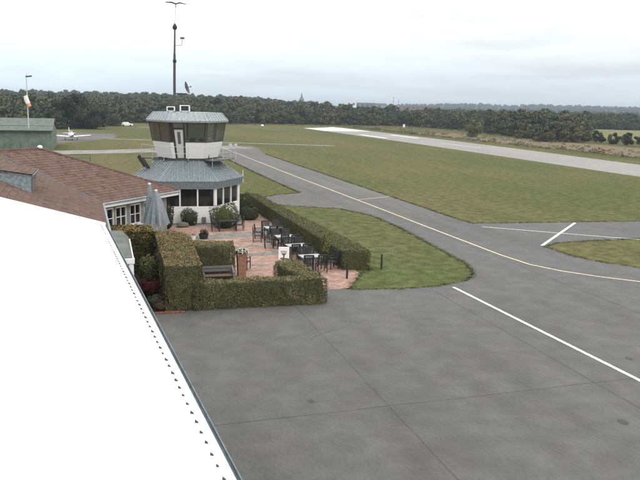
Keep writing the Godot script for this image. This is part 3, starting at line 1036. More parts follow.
	for k in 2:
		ck = Buf.new()
		ck.slab(Vector3(-3.39, 4.6, -37.25 - k * 1.4), Vector3(-3.39, 4.6, -38.45 - k * 1.4), Vector3(-3.36, 5.2, -38.45 - k * 1.4), Vector3(-3.36, 5.2, -37.25 - k * 1.4), 0.02)
		obj("pane", ck, M.glass_blue, d)
	ck = Buf.new()
	ck.slab(Vector3(-3.25, 5.36, -36.93), Vector3(-3.25, 5.36, -40.2), Vector3(-7.2, 5.975, -40.2), Vector3(-7.2, 5.975, -36.93), 0.07)
	ck.col = Color(1, 1, 1)
	obj("flashing", ck, M.zinc, d)
	var du := Vector3(0, 0, 1)
	var dw := Vector3(-4.05, 0.63, 0).normalized()
	tile_roof(Vector3(-3.3, 5.40, -40.1), du, dw, PackedVector2Array([Vector2(0, 0), Vector2(3.2, 0), Vector2(3.2, 3.9), Vector2(0, 3.9)]), d, Color(0.21, 0.132, 0.102))

func make_white_building():
	var C := Vector3(-0.03, 5.6, -20.4)
	var e := Vector3(1.09, 0, 14.36).normalized()   # along the eave towards the camera
	var p := Vector3(-e.z, 0, e.x)                  # into the roof
	var sl := tan(deg_to_rad(16.6))
	var up := (p + Vector3(0, sl, 0)).normalized()
	var nn := e.cross(up).normalized()
	if nn.y < 0: nn = -nn
	var t := thing("white_roofed_hall", "hall with bright white ribbed metal roof edged by a gutter", "building")
	# roof sheet: flat pans with trapezoid ribs running up the slope
	var LEN := 30.0
	var RUN := 9.5
	var pitch := 0.25
	var b := Buf.new()
	var s := 0.0
	var in0 := 0.16
	var prof := [[0.0, 0.0], [0.165, 0.0], [0.185, 0.032], [0.23, 0.032], [0.25, 0.0]]
	while s < LEN:
		for k in 4:
			var s0: float = s + prof[k][0]; var s1: float = s + prof[k + 1][0]
			var a: Vector3 = C + e * s0 + nn * (prof[k][1] + 0.03); var c: Vector3 = C + e * s1 + nn * (prof[k + 1][1] + 0.03)
			b.quad(a + up * in0, c + up * in0, c + up * RUN, a + up * RUN)
		s += pitch
	obj("roof_sheet", b, M.white_roof, t)
	b = Buf.new()
	b.slab(C + nn * -0.06 + up * 0.02, C + e * LEN + nn * -0.06 + up * 0.02, C + e * LEN + up * RUN + nn * -0.06, C + up * RUN + nn * -0.06, 0.12)
	obj("roof_deck", b, M.white_roof, t)
	b = Buf.new()
	b.slab(C + nn * 0.012, C + e * LEN + nn * 0.012, C + e * LEN + up * (in0 + 0.1) + nn * 0.012, C + up * (in0 + 0.1) + nn * 0.012, 0.012)
	obj("eave_flashing", b, M.white_roof, t)
	b = Buf.new()
	b.slab(C - e * 0.10 + nn * 0.05, C + e * 0.06 + nn * 0.05, C + e * 0.06 + up * RUN + nn * 0.05, C - e * 0.10 + up * RUN + nn * 0.05, 0.06)
	obj("verge_trim", b, M.white_roof, t)
	# dark rib closers along the eave
	var cl := Buf.new()
	cl.hexa([Vector3(-0.028, 0, 0.0), Vector3(0.028, 0, 0.0), Vector3(0.028, 0, -0.06), Vector3(-0.028, 0, -0.06), Vector3(-0.018, 0.034, -0.005), Vector3(0.018, 0.034, -0.005), Vector3(0.012, 0.012, -0.055), Vector3(-0.012, 0.012, -0.055)])
	var cm := cl.mesh()
	s = 0.2075
	while s < LEN - 8.0:
		var o := obj_mesh("rib_closer", cm, M.closer, t)
		o.transform = Transform3D(Basis(e, nn, e.cross(nn)).scaled(Vector3.ONE * rnd(0.62, 0.85)), C + e * (s + rnd(-0.012, 0.012)) + up * (in0 - 0.005) + nn * 0.018)
		s += pitch
	# gutter: an open half round channel
	b = Buf.new()
	var gp := C - up * 0.03 - nn * 0.02
	var prev := []
	for k in 9:
		var an := PI * k / 8.0
		prev.append(gp + -p * (0.024 - 0.024 * cos(an)) + Vector3.DOWN * 0.04 * sin(an))
	for k in 8:
		b.quad(prev[k], prev[k + 1], prev[k + 1] + e * LEN, prev[k] + e * LEN)
	b.tube([prev[8], prev[8] + e * LEN], [0.009, 0.009], 6)
	obj("gutter", b, M.zinc, t)
	# walls under the roof
	b = Buf.new()
	var q := []
	for w in [[0.3, 0.5], [LEN, 0.5], [LEN, RUN * 0.955], [0.3, RUN * 0.955]]:
		q.append(C + e * w[0] + p * w[1])
	var lo := []
	var hi := []
	for i in 4:
		lo.append(Vector3(q[i].x, 0, q[i].z))
		hi.append(Vector3(q[i].x, 5.6 + sl * (0.5 if i < 2 else RUN * 0.955) - 0.14, q[i].z))
	b.hexa([lo[0], lo[1], lo[2], lo[3], hi[0], hi[1], hi[2], hi[3]])
	obj("wall", b, M.white, t)

func make_annexe():
	var t := thing("glazed_porch", "small glazed porch with white frame and flat grey roof between hall and clubhouse", "porch", Vector3(-1.28, 0, -30.0))
	var b := Buf.new()
	b.hexa([Vector3(-1.0, 2.62, -0.02), Vector3(2.28, 2.62, -0.02), Vector3(2.28, 2.68, -4.6), Vector3(-1.0, 2.68, -4.6), Vector3(-1.0, 2.66, -0.02), Vector3(2.28, 2.66, -0.02), Vector3(2.0, 3.0, -4.6), Vector3(-1.0, 3.0, -4.6)])
	obj("roof", b, M.roof_grey, t)
	b = Buf.new()
	b.bevel_box(Vector3(2.14, 0, -0.08), Vector3(2.32, 2.42, 0.10), 0.01)
	obj("corner_post", b, M.white, t)
	b = Buf.new()
	b.box(Vector3(-1.0, 2.42, -0.10), Vector3(2.36, 2.62, 0.14))
	obj("beam", b, M.white, t)
	b = Buf.new()
	b.box(Vector3(2.16, 2.425, -4.5), Vector3(2.34, 2.615, -0.10))
	obj("beam", b, M.white, t)
	b = Buf.new()
	b.box(Vector3(1.2, 0, -0.04), Vector3(1.28, 2.42, 0.06))
	b.box(Vector3(0.2, 0, -0.04), Vector3(0.28, 2.42, 0.06))
	obj("mullion", b, M.white, t)
	b = Buf.new()
	b.box(Vector3(-1.0, 0.0, -0.06), Vector3(2.14, 0.5, 0.06))
	obj("plinth", b, M.white, t)
	b = Buf.new()
	b.box(Vector3(1.28, 0.5, -0.01), Vector3(2.14, 2.42, 0.01))
	obj("pane", b, M.glass_blue, t)
	b = Buf.new()
	b.box(Vector3(2.22, 0.0, -4.4), Vector3(2.26, 2.42, -0.08))
	obj("side_panel", b, M.wall_grey, t)

# ---- tower: a regular hexagon in plan, one flat side to the terrace
func hv(R: float, k: int, y: float) -> Vector3:
	var a := PI / 3.0 * k
	return Vector3(R * cos(a), y, R * sin(a))

func face(k: int, t: float, R: float, y: float) -> Vector3:
	return hv(R, k, y).lerp(hv(R, k + 1, y), t)

# panel on side k between t0 and t1, leaning from (R0, y0) to (R1, y1)
func panel(b: Buf, k: int, t0: float, t1: float, R0: float, y0: float, R1: float, y1: float, th: float):
	b.slab(face(k, t0, R0, y0), face(k, t1, R0, y0), face(k, t1, R1, y1), face(k, t0, R1, y1), th)

func hex_slab(b: Buf, R: float, y0: float, y1: float):
	var pts := []
	for k in 6:
		var q := hv(R, k, 0)
		pts.append(Vector2(q.x, q.z))
	b.poly(pts, y0, y1)
	pts.reverse()
	b.poly(pts, y1, y0)

func make_tower():
	var t := thing("control_tower", "hexagonal airfield control tower with zinc skirt roof and glazed white cab", "tower", Vector3(6.35, 0, -57.4), deg_to_rad(-6.0))
	var b: Buf
	# ground floor
	b = Buf.new(); hex_slab(b, 4.1, 0.0, 0.05); obj("plinth", b, M.stone, t)
	for k in 6:
		b = Buf.new()
		panel(b, k, 0.0, 1.0, 3.9, 0.05, 3.9, 1.32, 0.14)
		obj("sill_wall", b, M.white, t)
		b = Buf.new()
		panel(b, k, 0.0, 1.0, 3.9, 2.62, 3.9, 2.82, 0.14)
		obj("lintel", b, M.white, t)
		b = Buf.new()
		b.tube([hv(3.9, k, 0.05), hv(3.9, k, 2.82)], [0.15, 0.15], 6)
		obj("corner_column", b, M.white, t)
		for j in 2:
			b = Buf.new()
			panel(b, k, (j + 1) / 3.0 - 0.014, (j + 1) / 3.0 + 0.014, 3.9, 1.32, 3.9, 2.62, 0.12)
			obj("mullion", b, M.white, t)
		for j in 3:
			b = Buf.new()
			panel(b, k, j / 3.0 + 0.02, (j + 1) / 3.0 - 0.02, 3.87, 1.32, 3.87, 2.62, 0.015)
			obj("window", b, M.glass_dark, t)
	b = Buf.new(); hex_slab(b, 3.75, 0.052, 0.09); obj("floor", b, M.interior, t)
	b = Buf.new(); b.lathe([Vector2(0.6, 0.09), Vector2(0.6, 2.8)], Vector3.ZERO, 12); obj("stair_core", b, M.interior, t)
	# meter box on the wall
	b = Buf.new(); b.bevel_box(Vector3(0.95, 0.12, 3.44), Vector3(1.25, 0.52, 3.58), 0.02); obj("wall_box", b, M.stone, t)
	# eave and skirt roof
	b = Buf.new(); hex_slab(b, 4.22, 2.74, 2.78); obj("soffit", b, M.white, t)
	for k in 6:
		b = Buf.new()
		panel(b, k, 0.0, 1.0, 4.25, 2.72, 4.32, 3.20, 0.04)
		# folded seams on the fascia
		for j in 10:
			var tt := (j + 0.5) / 10.0
			b.bar(face(k, tt, 4.285, 2.74), face(k, tt, 4.345, 3.19), 0.02, 0.03, hv(1, k, 0) + hv(1, k + 1, 0))
		obj("fascia", b, M.zinc, t)
		var fr := Node3D.new()
		b = Buf.new()
		panel(b, k, 0.0, 1.0, 4.36, 3.20, 2.25, 4.58, 0.04)
		var sk := obj("roof_slope", b, M.zinc, t)
		b = Buf.new()
		# standing seams: straight up the slope, clipped by the hips
		var a0 := face(k, 0.0, 4.36, 3.22); var a1 := face(k, 1.0, 4.36, 3.22)
		var c0 := face(k, 0.0, 2.25, 4.60); var c1 := face(k, 1.0, 2.25, 4.60)
		var along := (a1 - a0).normalized()
		var len := a0.distance_to(a1)
		var inset := (c0 - a0).dot(along)
		var upv := ((c0 + c1) * 0.5 - (a0 + a1) * 0.5)
		var nn := along.cross(upv).normalized()
		if nn.y < 0: nn = -nn
		for j in 11:
			var d := (j + 0.5) / 11.0 * len
			var fr_ := 1.0
			if d < inset: fr_ = d / inset
			elif len - d < inset: fr_ = (len - d) / inset
			var s0 := a0 + along * d
			b.bar(s0 + nn * 0.015, s0 + upv * fr_ + nn * 0.02, 0.035, 0.075, nn)
		obj("seam", b, M.zinc_pale, sk)
		b = Buf.new()
		b.tube([hv(4.37, k, 3.22), hv(2.25, k, 4.61)], [0.035, 0.035], 6)
		obj("hip_roll", b, M.zinc_pale, sk)
		fr.free()
	b = Buf.new(); b.tube([hv(4.3, 0, 2.75), hv(4.3, 0, 3.75)], [0.035, 0.03], 6); obj("lightning_rod", b, M.white, t)
	# cab base
	b = Buf.new()
	for k in 6: panel(b, k, 0.0, 1.0, 2.2, 4.40, 2.2, 4.80, 0.05)
	obj("cab_base", b, M.mid_metal, t)
	b = Buf.new(); hex_slab(b, 2.30, 4.76, 4.82); obj("cab_floor", b, M.interior, t)
	# door slot on the front side (side 1): t runs right to left
	var dt0 := 0.575; var dt1 := 0.895
	for k in 6:
		var spans := [[0.0, 1.0]] if k != 1 else [[0.0, dt0], [dt1, 1.0]]
		for s in spans:
			b = Buf.new()
			panel(b, k, s[0], s[1], 2.30, 4.80, 2.68, 6.02, 0.07)
			obj("parapet", b, M.white, t)
			b = Buf.new()
			var cuts := [s[0], s[1]]
			if k != 1: cuts = [0.0, 0.5, 1.0]
			for j in cuts.size() - 1:
				var pb := Buf.new()
				panel(pb, k, cuts[j] + 0.012, cuts[j + 1] - 0.012, 2.69, 6.05, 2.95, 7.48, 0.014)
				obj("window", pb, M.glass, t)
				if j > 0:
					panel(b, k, cuts[j] - 0.012, cuts[j] + 0.012, 2.69, 6.03, 2.95, 7.5, 0.05)
			panel(b, k, s[0], s[1], 2.685, 6.02, 2.695, 6.07, 0.09)
			obj("window_frame", b, M.mid_metal, t)
	for k in 6:
		b = Buf.new(); b.bar(hv(2.68, k, 6.0), hv(2.96, k, 7.5), 0.07, 0.07, Vector3.UP); obj("corner_mullion", b, M.mid_metal, t)
	# door
	b = Buf.new()
	var Rm := func(y: float) -> float: return 2.30 + (y - 4.8) * 0.303
	var dk := 1
	panel(b, dk, dt0, dt0 + 0.045, 2.32, 4.82, Rm.call(7.48), 7.48, 0.09)
	panel(b, dk, dt1 - 0.045, dt1, 2.32, 4.82, Rm.call(7.48), 7.48, 0.09)
	panel(b, dk, dt0 + 0.045, dt1 - 0.045, Rm.call(7.0), 7.0, Rm.call(7.1), 7.1, 0.09)
	var df := obj("door", b, M.dark, t)
	b = Buf.new()
	panel(b, dk, dt0 + 0.05, dt1 - 0.05, Rm.call(4.84) - 0.03, 4.84, Rm.call(6.98) - 0.03, 6.98, 0.04)
	obj("leaf", b, M.door, df)
	b = Buf.new()
	panel(b, dk, dt0 + 0.12, dt1 - 0.12, Rm.call(5.9) + 0.0, 5.9, Rm.call(6.8) + 0.0, 6.8, 0.02)
	obj("door_pane", b, M.glass_dark, df)
	b = Buf.new()
	panel(b, dk, dt0 + 0.05, dt1 - 0.05, Rm.call(7.11), 7.11, Rm.call(7.47), 7.47, 0.014)
	obj("fanlight", b, M.glass, df)
	# brown blinds behind the left panes
	b = Buf.new()
	panel(b, 2, 0.03, 0.97, 2.60, 6.1, 2.84, 7.45, 0.01)
	panel(b, 1, 0.90, 0.985, 2.60, 6.1, 2.84, 7.45, 0.01)
	obj("blind", b, M.blind, t)
	# controller's desk and screens
	b = Buf.new()
	b.box(Vector3(-0.1, 5.55, 0.9), Vector3(1.6, 5.62, 1.6))
	b.box(Vector3(-0.1, 4.82, 1.4), Vector3(1.6, 5.55, 1.46))
	obj("desk", b, M.dark, t)
	for x in [0.35, 1.05]:
		b = Buf.new()
		b.bevel_box(Vector3(x - 0.22, 5.95, 1.30), Vector3(x + 0.22, 6.32, 1.38), 0.02)
		b.box(Vector3(x - 0.04, 5.62, 1.32), Vector3(x + 0.04, 5.95, 1.36))
		obj("screen", b, M.dark, t)
	# cab roof
	b = Buf.new(); hex_slab(b, 3.05, 7.47, 7.51); obj("cab_soffit", b, M.mid_metal, t)
	for k in 6:
		b = Buf.new()
		panel(b, k, 0.0, 1.0, 3.12, 7.50, 3.14, 7.62, 0.03)
		obj("cab_fascia", b, M.zinc_pale, t)
		b = Buf.new()
		panel(b, k, 0.0, 1.0, 3.16, 7.61, 2.60, 8.22, 0.03)
		for j in 7:
			var tt := (j + 0.5) / 7.0
			b.bar(face(k, tt, 3.17, 7.63), face(k, tt, 2.61, 8.25), 0.025, 0.04, hv(1, k, 1) + hv(1, k + 1, 1))
		b.tube([hv(3.17, k, 7.63), hv(2.61, k, 8.24)], [0.03, 0.03], 6)
		obj("cab_roof_slope", b, M.zinc_pale, t)
	b = Buf.new(); hex_slab(b, 2.60, 8.19, 8.235); obj("cab_roof_top", b, M.zinc_pale, t)
	# balcony
	for k in 6:
		b = Buf.new()
		b.slab(face(k, 0, 2.25, 4.70), face(k, 1, 2.25, 4.70), face(k, 1, 3.62, 4.66), face(k, 0, 3.62, 4.66), 0.04)
		if k in [0, 3]:
			obj("balcony_deck", b, M.mid_metal, t)
	var rl := Node3D.new(); rl.name = "railing"; t.add_child(rl)
	for k in 6:
		for y in [5.22, 5.72]:
			b = Buf.new(); b.tube([hv(3.55, k, y), hv(3.55, k + 1, y)], [0.017, 0.017], 6); obj("rail", b, M.rail, rl)
		for j in 2:
			b = Buf.new(); b.tube([face(k, j * 0.5, 3.55, 4.3 if j == 1 else 4.2), face(k, j * 0.5, 3.55, 5.72)], [0.02, 0.02], 6); obj("post", b, M.rail, rl)
		b = Buf.new()
		b.bar(hv(2.2, k, 4.66), hv(3.6, k, 4.66), 0.06, 0.08)
		b.bar(face(k, 0.5, 1.9, 4.66), face(k, 0.5, 3.6, 4.66), 0.06, 0.08)
		obj("bracket", b, M.mid_metal, rl)
	for x in [3.3, 3.7]:
		b = Buf.new()
		b.bevel_box(Vector3(x - 0.11, 5.55, 0.35), Vector3(x + 0.11, 5.85, 0.6), 0.02)
		b.tube([Vector3(x, 4.6, 0.47), Vector3(x, 5.6, 0.47)], [0.03, 0.03], 6)
		obj("floodlight", b, M.rail, t)
	b = Buf.new()
	b.bar(Vector3(-3.5, 4.7, 0.6), Vector3(-3.0, 3.95, 1.0), 0.35, 0.08)
	b.bar(Vector3(-3.75, 4.85, 0.5), Vector3(-3.25, 4.1, 0.9), 0.08, 0.3)
	obj("access_ladder", b, M.dark_metal, t)
	# rooftop air units
	for a in [[-1.25, 0.62, 0.34], [-0.2, 0.78, 0.46]]:
		b = Buf.new()
		b.bevel_box(Vector3(a[0] - a[1] * 0.5, 8.30, 0.6), Vector3(a[0] + a[1] * 0.5, 8.30 + a[2], 1.3), 0.03)
		var un := obj("air_unit", b, M.white, t)
		b = Buf.new(); b.box(Vector3(a[0] - a[1] * 0.36, 8.35, 1.3), Vector3(a[0] + a[1] * 0.36, 8.25 + a[2], 1.31)); obj("grille", b, M.dark, un)
		b = Buf.new()
		for sx in [-1, 1]:
			b.box(Vector3(a[0] + sx * a[1] * 0.35 - 0.04, 8.236, 0.65), Vector3(a[0] + sx * a[1] * 0.35 + 0.04, 8.299, 1.25))
		obj("foot", b, M.dark, un)
	# mast
	var mx := -0.98
	b = Buf.new()
	b.tube([Vector3(mx, 8.235, 0), Vector3(mx + 0.02, 10.5, 0), Vector3(mx + 0.06, 12.6, 0)], [0.11, 0.105, 0.095], 10)
	b.tube([Vector3(mx + 0.06, 12.6, 0), Vector3(mx + 0.11, 14.45, 0)], [0.075, 0.06], 10)
	var ma := obj("mast", b, M.mid_metal, t)
	b = Buf.new(); b.lathe([Vector2(0.02, 14.35), Vector2(0.15, 14.42), Vector2(0.17, 14.6), Vector2(0.10, 14.74), Vector2(0.02, 14.85)], Vector3(mx + 0.11, 0, 0), 12); obj("beacon", b, M.dark, ma)
	b = Buf.new(); b.tube([Vector3(mx + 0.11, 14.8, 0), Vector3(mx + 0.2, 16.25, 0)], [0.018, 0.014], 6); obj("whip", b, M.rail, ma)
	b = Buf.new()
	b.tube([Vector3(mx + 0.2, 16.0, 0), Vector3(mx + 0.2, 16.28, 0)], [0.03, 0.03], 6)
	b.tube([Vector3(mx - 0.55, 16.34, 0.1), Vector3(mx - 0.1, 16.36, 0.03), Vector3(mx + 0.2, 16.26, 0)], [0.03, 0.055, 0.05], 6)
	b.tube([Vector3(mx + 0.2, 16.26, 0), Vector3(mx + 0.5, 16.36, -0.05), Vector3(mx + 0.98, 16.28, -0.1)], [0.05, 0.05, 0.02], 6)
	obj("wind_vane", b, M.dark, ma)
	b = Buf.new(); b.tube([Vector3(mx + 0.08, 13.2, 0), Vector3(mx + 0.6, 13.25, 0), Vector3(mx + 0.68, 13.75, 0)], [0.02, 0.02, 0.02], 6)
	b.box(Vector3(mx + 0.5, 13.72, -0.1), Vector3(mx + 0.82, 13.84, 0.1))
	obj("side_sensor", b, M.mid_metal, ma)
	b = Buf.new(); b.tube([Vector3(mx + 0.06, 11.95, 0), Vector3(mx + 0.06, 12.15, 0)], [0.14, 0.14], 10); obj("clamp", b, M.dark, ma)
	b = Buf.new(); b.bar(Vector3(mx, 9.62, 0), Vector3(mx + 0.95, 9.62, 0), 0.06, 0.08); obj("arm", b, M.dark, ma)
	b = Buf.new()
	# dish seen nearly edge on
	var dc := Vector3(mx + 0.85, 10.05, 0)
	var ax := Vector3(0.93, 0.30, 0.2).normalized()
	var sx_ := ax.cross(Vector3.UP).normalized(); var sy_ := sx_.cross(ax)
	for i in 14:
		var a0 := TAU * i / 14.0; var a1 := TAU * (i + 1) / 14.0
		for r in 3:
			var r0 := r / 3.0 * 0.5; var r1 := (r + 1) / 3.0 * 0.5
			var f := func(rr: float, an: float) -> Vector3: return dc + (sx_ * cos(an) + sy_ * sin(an)) * rr + ax * rr * rr * 0.6
			b.quad(f.call(r0, a0), f.call(r1, a0), f.call(r1, a1), f.call(r0, a1))
	b.tube([dc, dc + ax * 0.42], [0.02, 0.02], 6)
	b.box(dc + ax * 0.42 - Vector3(0.05, 0.05, 0.05), dc + ax * 0.42 + Vector3(0.05, 0.05, 0.05))
	obj("dish", b, M.mid_metal, ma)

func make_green_hangar():
	var t := thing("green_shed", "long green walled shed with dark shallow pitched roof beyond the clubhouse", "building", Vector3(-8.9, 0, -139.0))
	var b := Buf.new()
	b.box(Vector3(-32, 0, -15.5), Vector3(0, 3.45, -0.1))
	obj("wall", b, M.wall_green, t)
	for i in 16:
		b = Buf.new(); b.box(Vector3(-1.95 - i * 2.0, 0.05, -0.098), Vector3(-1.88 - i * 2.0, 3.4, -0.04)); obj("cladding_batten", b, M.wall_green, t)
	b = Buf.new()
	b.slab(Vector3(-32.2, 3.40, 0.35), Vector3(0.25, 3.40, 0.35), Vector3(0.25, 5.35, -7.8), Vector3(-32.2, 5.35, -7.8), 0.14)
	obj("roof", b, M.roof_grey, t)
	b = Buf.new()
	b.slab(Vector3(-32.2, 5.36, -7.82), Vector3(0.25, 5.36, -7.82), Vector3(0.25, 3.4, -16), Vector3(-32.2, 3.4, -16), 0.14)
	obj("roof", b, M.roof_grey, t)
	b = Buf.new()
	b.tri(Vector3(-0.05, 3.45, -0.1), Vector3(-0.05, 3.45, -15.5), Vector3(-0.05, 5.25, -7.8))
	obj("gable", b, M.wall_green, t)
	b = Buf.new(); b.bar(Vector3(-32.2, 3.34, 0.42), Vector3(0.25, 3.34, 0.42), 0.12, 0.18); obj("gutter", b, M.dark_metal, t)
	b = Buf.new(); b.bar(Vector3(-9.0, 4.28, -2.9), Vector3(0.1, 4.28, -2.9), 0.5, 0.08); obj("roof_strip", b, M.zinc_pale, t)
	# windsock on the roof
	var base := Vector3(-12.7, 3.65, -139.9)
	var s := thing("windsock", "hanging white and orange windsock on a pole above the green shed roof", "windsock", base)
	b = Buf.new(); b.tube([Vector3(0, 0, 0), Vector3(0, 6.0, 0), Vector3(0.03, 9.1, 0)], [0.11, 0.09, 0.06], 8); obj("pole", b, M.rail, s)
	b = Buf.new(); b.bar(Vector3(-0.1, 9.15, 0), Vector3(0.95, 9.3, 0), 0.12, 0.26); b.tube([Vector3(0.1, 9.1, 0), Vector3(0.1, 9.7, 0)], [0.03, 0.02], 5); obj("vane", b, M.mid_metal, s)
	var seg := [[Vector3(-0.25, 5.85, 0.1), 0.34], [Vector3(-0.12, 5.1, 0.12), 0.42], [Vector3(0.12, 4.5, 0.12), 0.38], [Vector3(0.35, 3.95, 0.12), 0.33]]
	for i in 3:
		b = Buf.new()
		b.tube([seg[i][0], seg[i + 1][0]], [seg[i][1], seg[i + 1][1]], 10)
		obj("sock_band", b, M.sock_white if i < 2 else M.sock_orange, s)
	b = Buf.new(); b.tube([Vector3(0, 6.0, 0), Vector3(-0.25, 5.9, 0.1)], [0.03, 0.03], 5); obj("ring", b, M.rail, s)

func make_aircraft():
	var t := thing("light_aircraft", "white low wing light aircraft parked nose on beside the green shed", "aircraft", Vector3(-6.9, 0, -173.0), deg_to_rad(8))
	var b := Buf.new()
	b.tube([Vector3(0, 1.15, 2.7), Vector3(0, 1.15, 2.45), Vector3(0, 1.2, 1.6), Vector3(0, 1.25, 0.4), Vector3(0, 1.25, -1.2), Vector3(0, 1.3, -3.0), Vector3(0, 1.4, -4.4)], [0.12, 0.42, 0.55, 0.6, 0.52, 0.28, 0.1], 14)
	obj("fuselage", b, M.aircraft, t)
	for s in [-1, 1]:
		b = Buf.new()
		var r0 := Vector3(s * 0.3, 0.88, 0); var r1 := Vector3(s * 4.2, 1.18, -0.1)
		b.hexa([r0 + Vector3(0, -0.1, 0.95), r1 + Vector3(0, -0.05, 0.6), r1 + Vector3(0, -0.03, -0.45), r0 + Vector3(0, -0.06, -0.75),
			r0 + Vector3(0, 0.12, 0.75), r1 + Vector3(0, 0.05, 0.5), r1 + Vector3(0, 0.0, -0.45), r0 + Vector3(0, 0.0, -0.75)])
		obj("wing", b, M.aircraft, t)
		b = Buf.new()
		b.hexa([Vector3(s * 0.05, 1.42, -3.7), Vector3(s * 1.5, 1.45, -3.9), Vector3(s * 1.5, 1.45, -4.4), Vector3(s * 0.05, 1.42, -4.5), Vector3(s * 0.05, 1.5, -3.75), Vector3(s * 1.5, 1.49, -3.95), Vector3(s * 1.5, 1.47, -4.4), Vector3(s * 0.05, 1.46, -4.5)])
		obj("tailplane", b, M.aircraft, t)
	b = Buf.new()
	b.hexa([Vector3(-0.05, 1.4, -3.4), Vector3(0.05, 1.4, -3.4), Vector3(0.04, 1.4, -4.5), Vector3(-0.04, 1.4, -4.5), Vector3(-0.03, 2.75, -4.15), Vector3(0.03, 2.75, -4.15), Vector3(0.02, 2.75, -4.65), Vector3(-0.02, 2.75, -4.65)])
	obj("fin", b, M.aircraft, t)
	b = Buf.new()
	b.tube([Vector3(0, 1.62, 1.25), Vector3(0, 1.78, 0.5), Vector3(0, 1.78, -0.3), Vector3(0, 1.55, -1.3)], [0.12, 0.42, 0.42, 0.1], 12)
	obj("canopy", b, M.glass_dark, t)
	b = Buf.new(); b.tube([Vector3(0, 1.15, 2.72), Vector3(0, 1.15, 3.0)], [0.13, 0.02], 10)
	b.bar(Vector3(-0.6, 0.75, 2.8), Vector3(0.6, 1.55, 2.8), 0.03, 0.12)
	obj("propeller", b, M.dark, t)
	for p in [Vector3(0, 0.2, 1.9), Vector3(-1.3, 0.2, -0.2), Vector3(1.3, 0.2, -0.2)]:
		b = Buf.new()
		b.tube([p + Vector3(-0.07, 0, 0), p + Vector3(0.07, 0, 0)], [0.2, 0.2], 12)
		var w := obj("wheel", b, M.rubber, t)
		b = Buf.new(); b.tube([p, p + Vector3(0, 0.72, 0)], [0.04, 0.05], 6); obj("strut", b, M.rail, w)
	# a white car far off by the wood
	var c := thing("parked_car", "small white car parked far off on the grass before the wood", "car", Vector3(8.5, 0, -272), deg_to_rad(80))
	b = Buf.new()
	b.hexa([Vector3(-0.8, 0.25, 2.0), Vector3(0.8, 0.25, 2.0), Vector3(0.8, 0.25, -2.0), Vector3(-0.8, 0.25, -2.0), Vector3(-0.75, 0.85, 1.9), Vector3(0.75, 0.85, 1.9), Vector3(0.75, 0.95, -1.95), Vector3(-0.75, 0.95, -1.95)])
	obj("body", b, M.aircraft, c)
	b = Buf.new()
	b.hexa([Vector3(-0.72, 0.9, 0.9), Vector3(0.72, 0.9, 0.9), Vector3(0.72, 0.95, -1.8), Vector3(-0.72, 0.95, -1.8), Vector3(-0.6, 1.42, 0.2), Vector3(0.6, 1.42, 0.2), Vector3(0.6, 1.42, -1.4), Vector3(-0.6, 1.42, -1.4)])
	obj("cabin", b, M.aircraft, c)
	for w in [Vector3(-0.8, 0.3, 1.25), Vector3(0.8, 0.3, 1.25), Vector3(-0.8, 0.3, -1.25), Vector3(0.8, 0.3, -1.25)]:
		b = Buf.new(); b.tube([w - Vector3(0.1, 0, 0), w + Vector3(0.1, 0, 0)], [0.3, 0.3], 12); obj("wheel", b, M.rubber, c)
	# tubular barrier on the grass
	var f := thing("hoop_barrier", "low dark tubular barrier on the grass behind the clubhouse", "barrier", Vector3(-3.4, 0, -113.6))
	b = Buf.new()
	b.tube([Vector3(-1.45, 0, 0), Vector3(-1.45, 0.8, 0), Vector3(-1.3, 0.95, 0), Vector3(1.3, 0.95, 0), Vector3(1.45, 0.8, 0), Vector3(1.45, 0, 0)], [0.05, 0.05, 0.05, 0.05, 0.05, 0.05], 8)
	obj("hoop", b, M.mid_metal, f)
	b = Buf.new(); b.tube([Vector3(-1.45, 0.45, 0), Vector3(1.45, 0.45, 0)], [0.04, 0.04], 8); obj("cross_rail", b, M.mid_metal, f)
	for x in [-1.45, 1.45]:
		b = Buf.new(); b.bevel_box(Vector3(x - 0.1, 0, -0.4), Vector3(x + 0.1, 0.08, 0.4), 0.02); obj("foot", b, M.mid_metal, f)

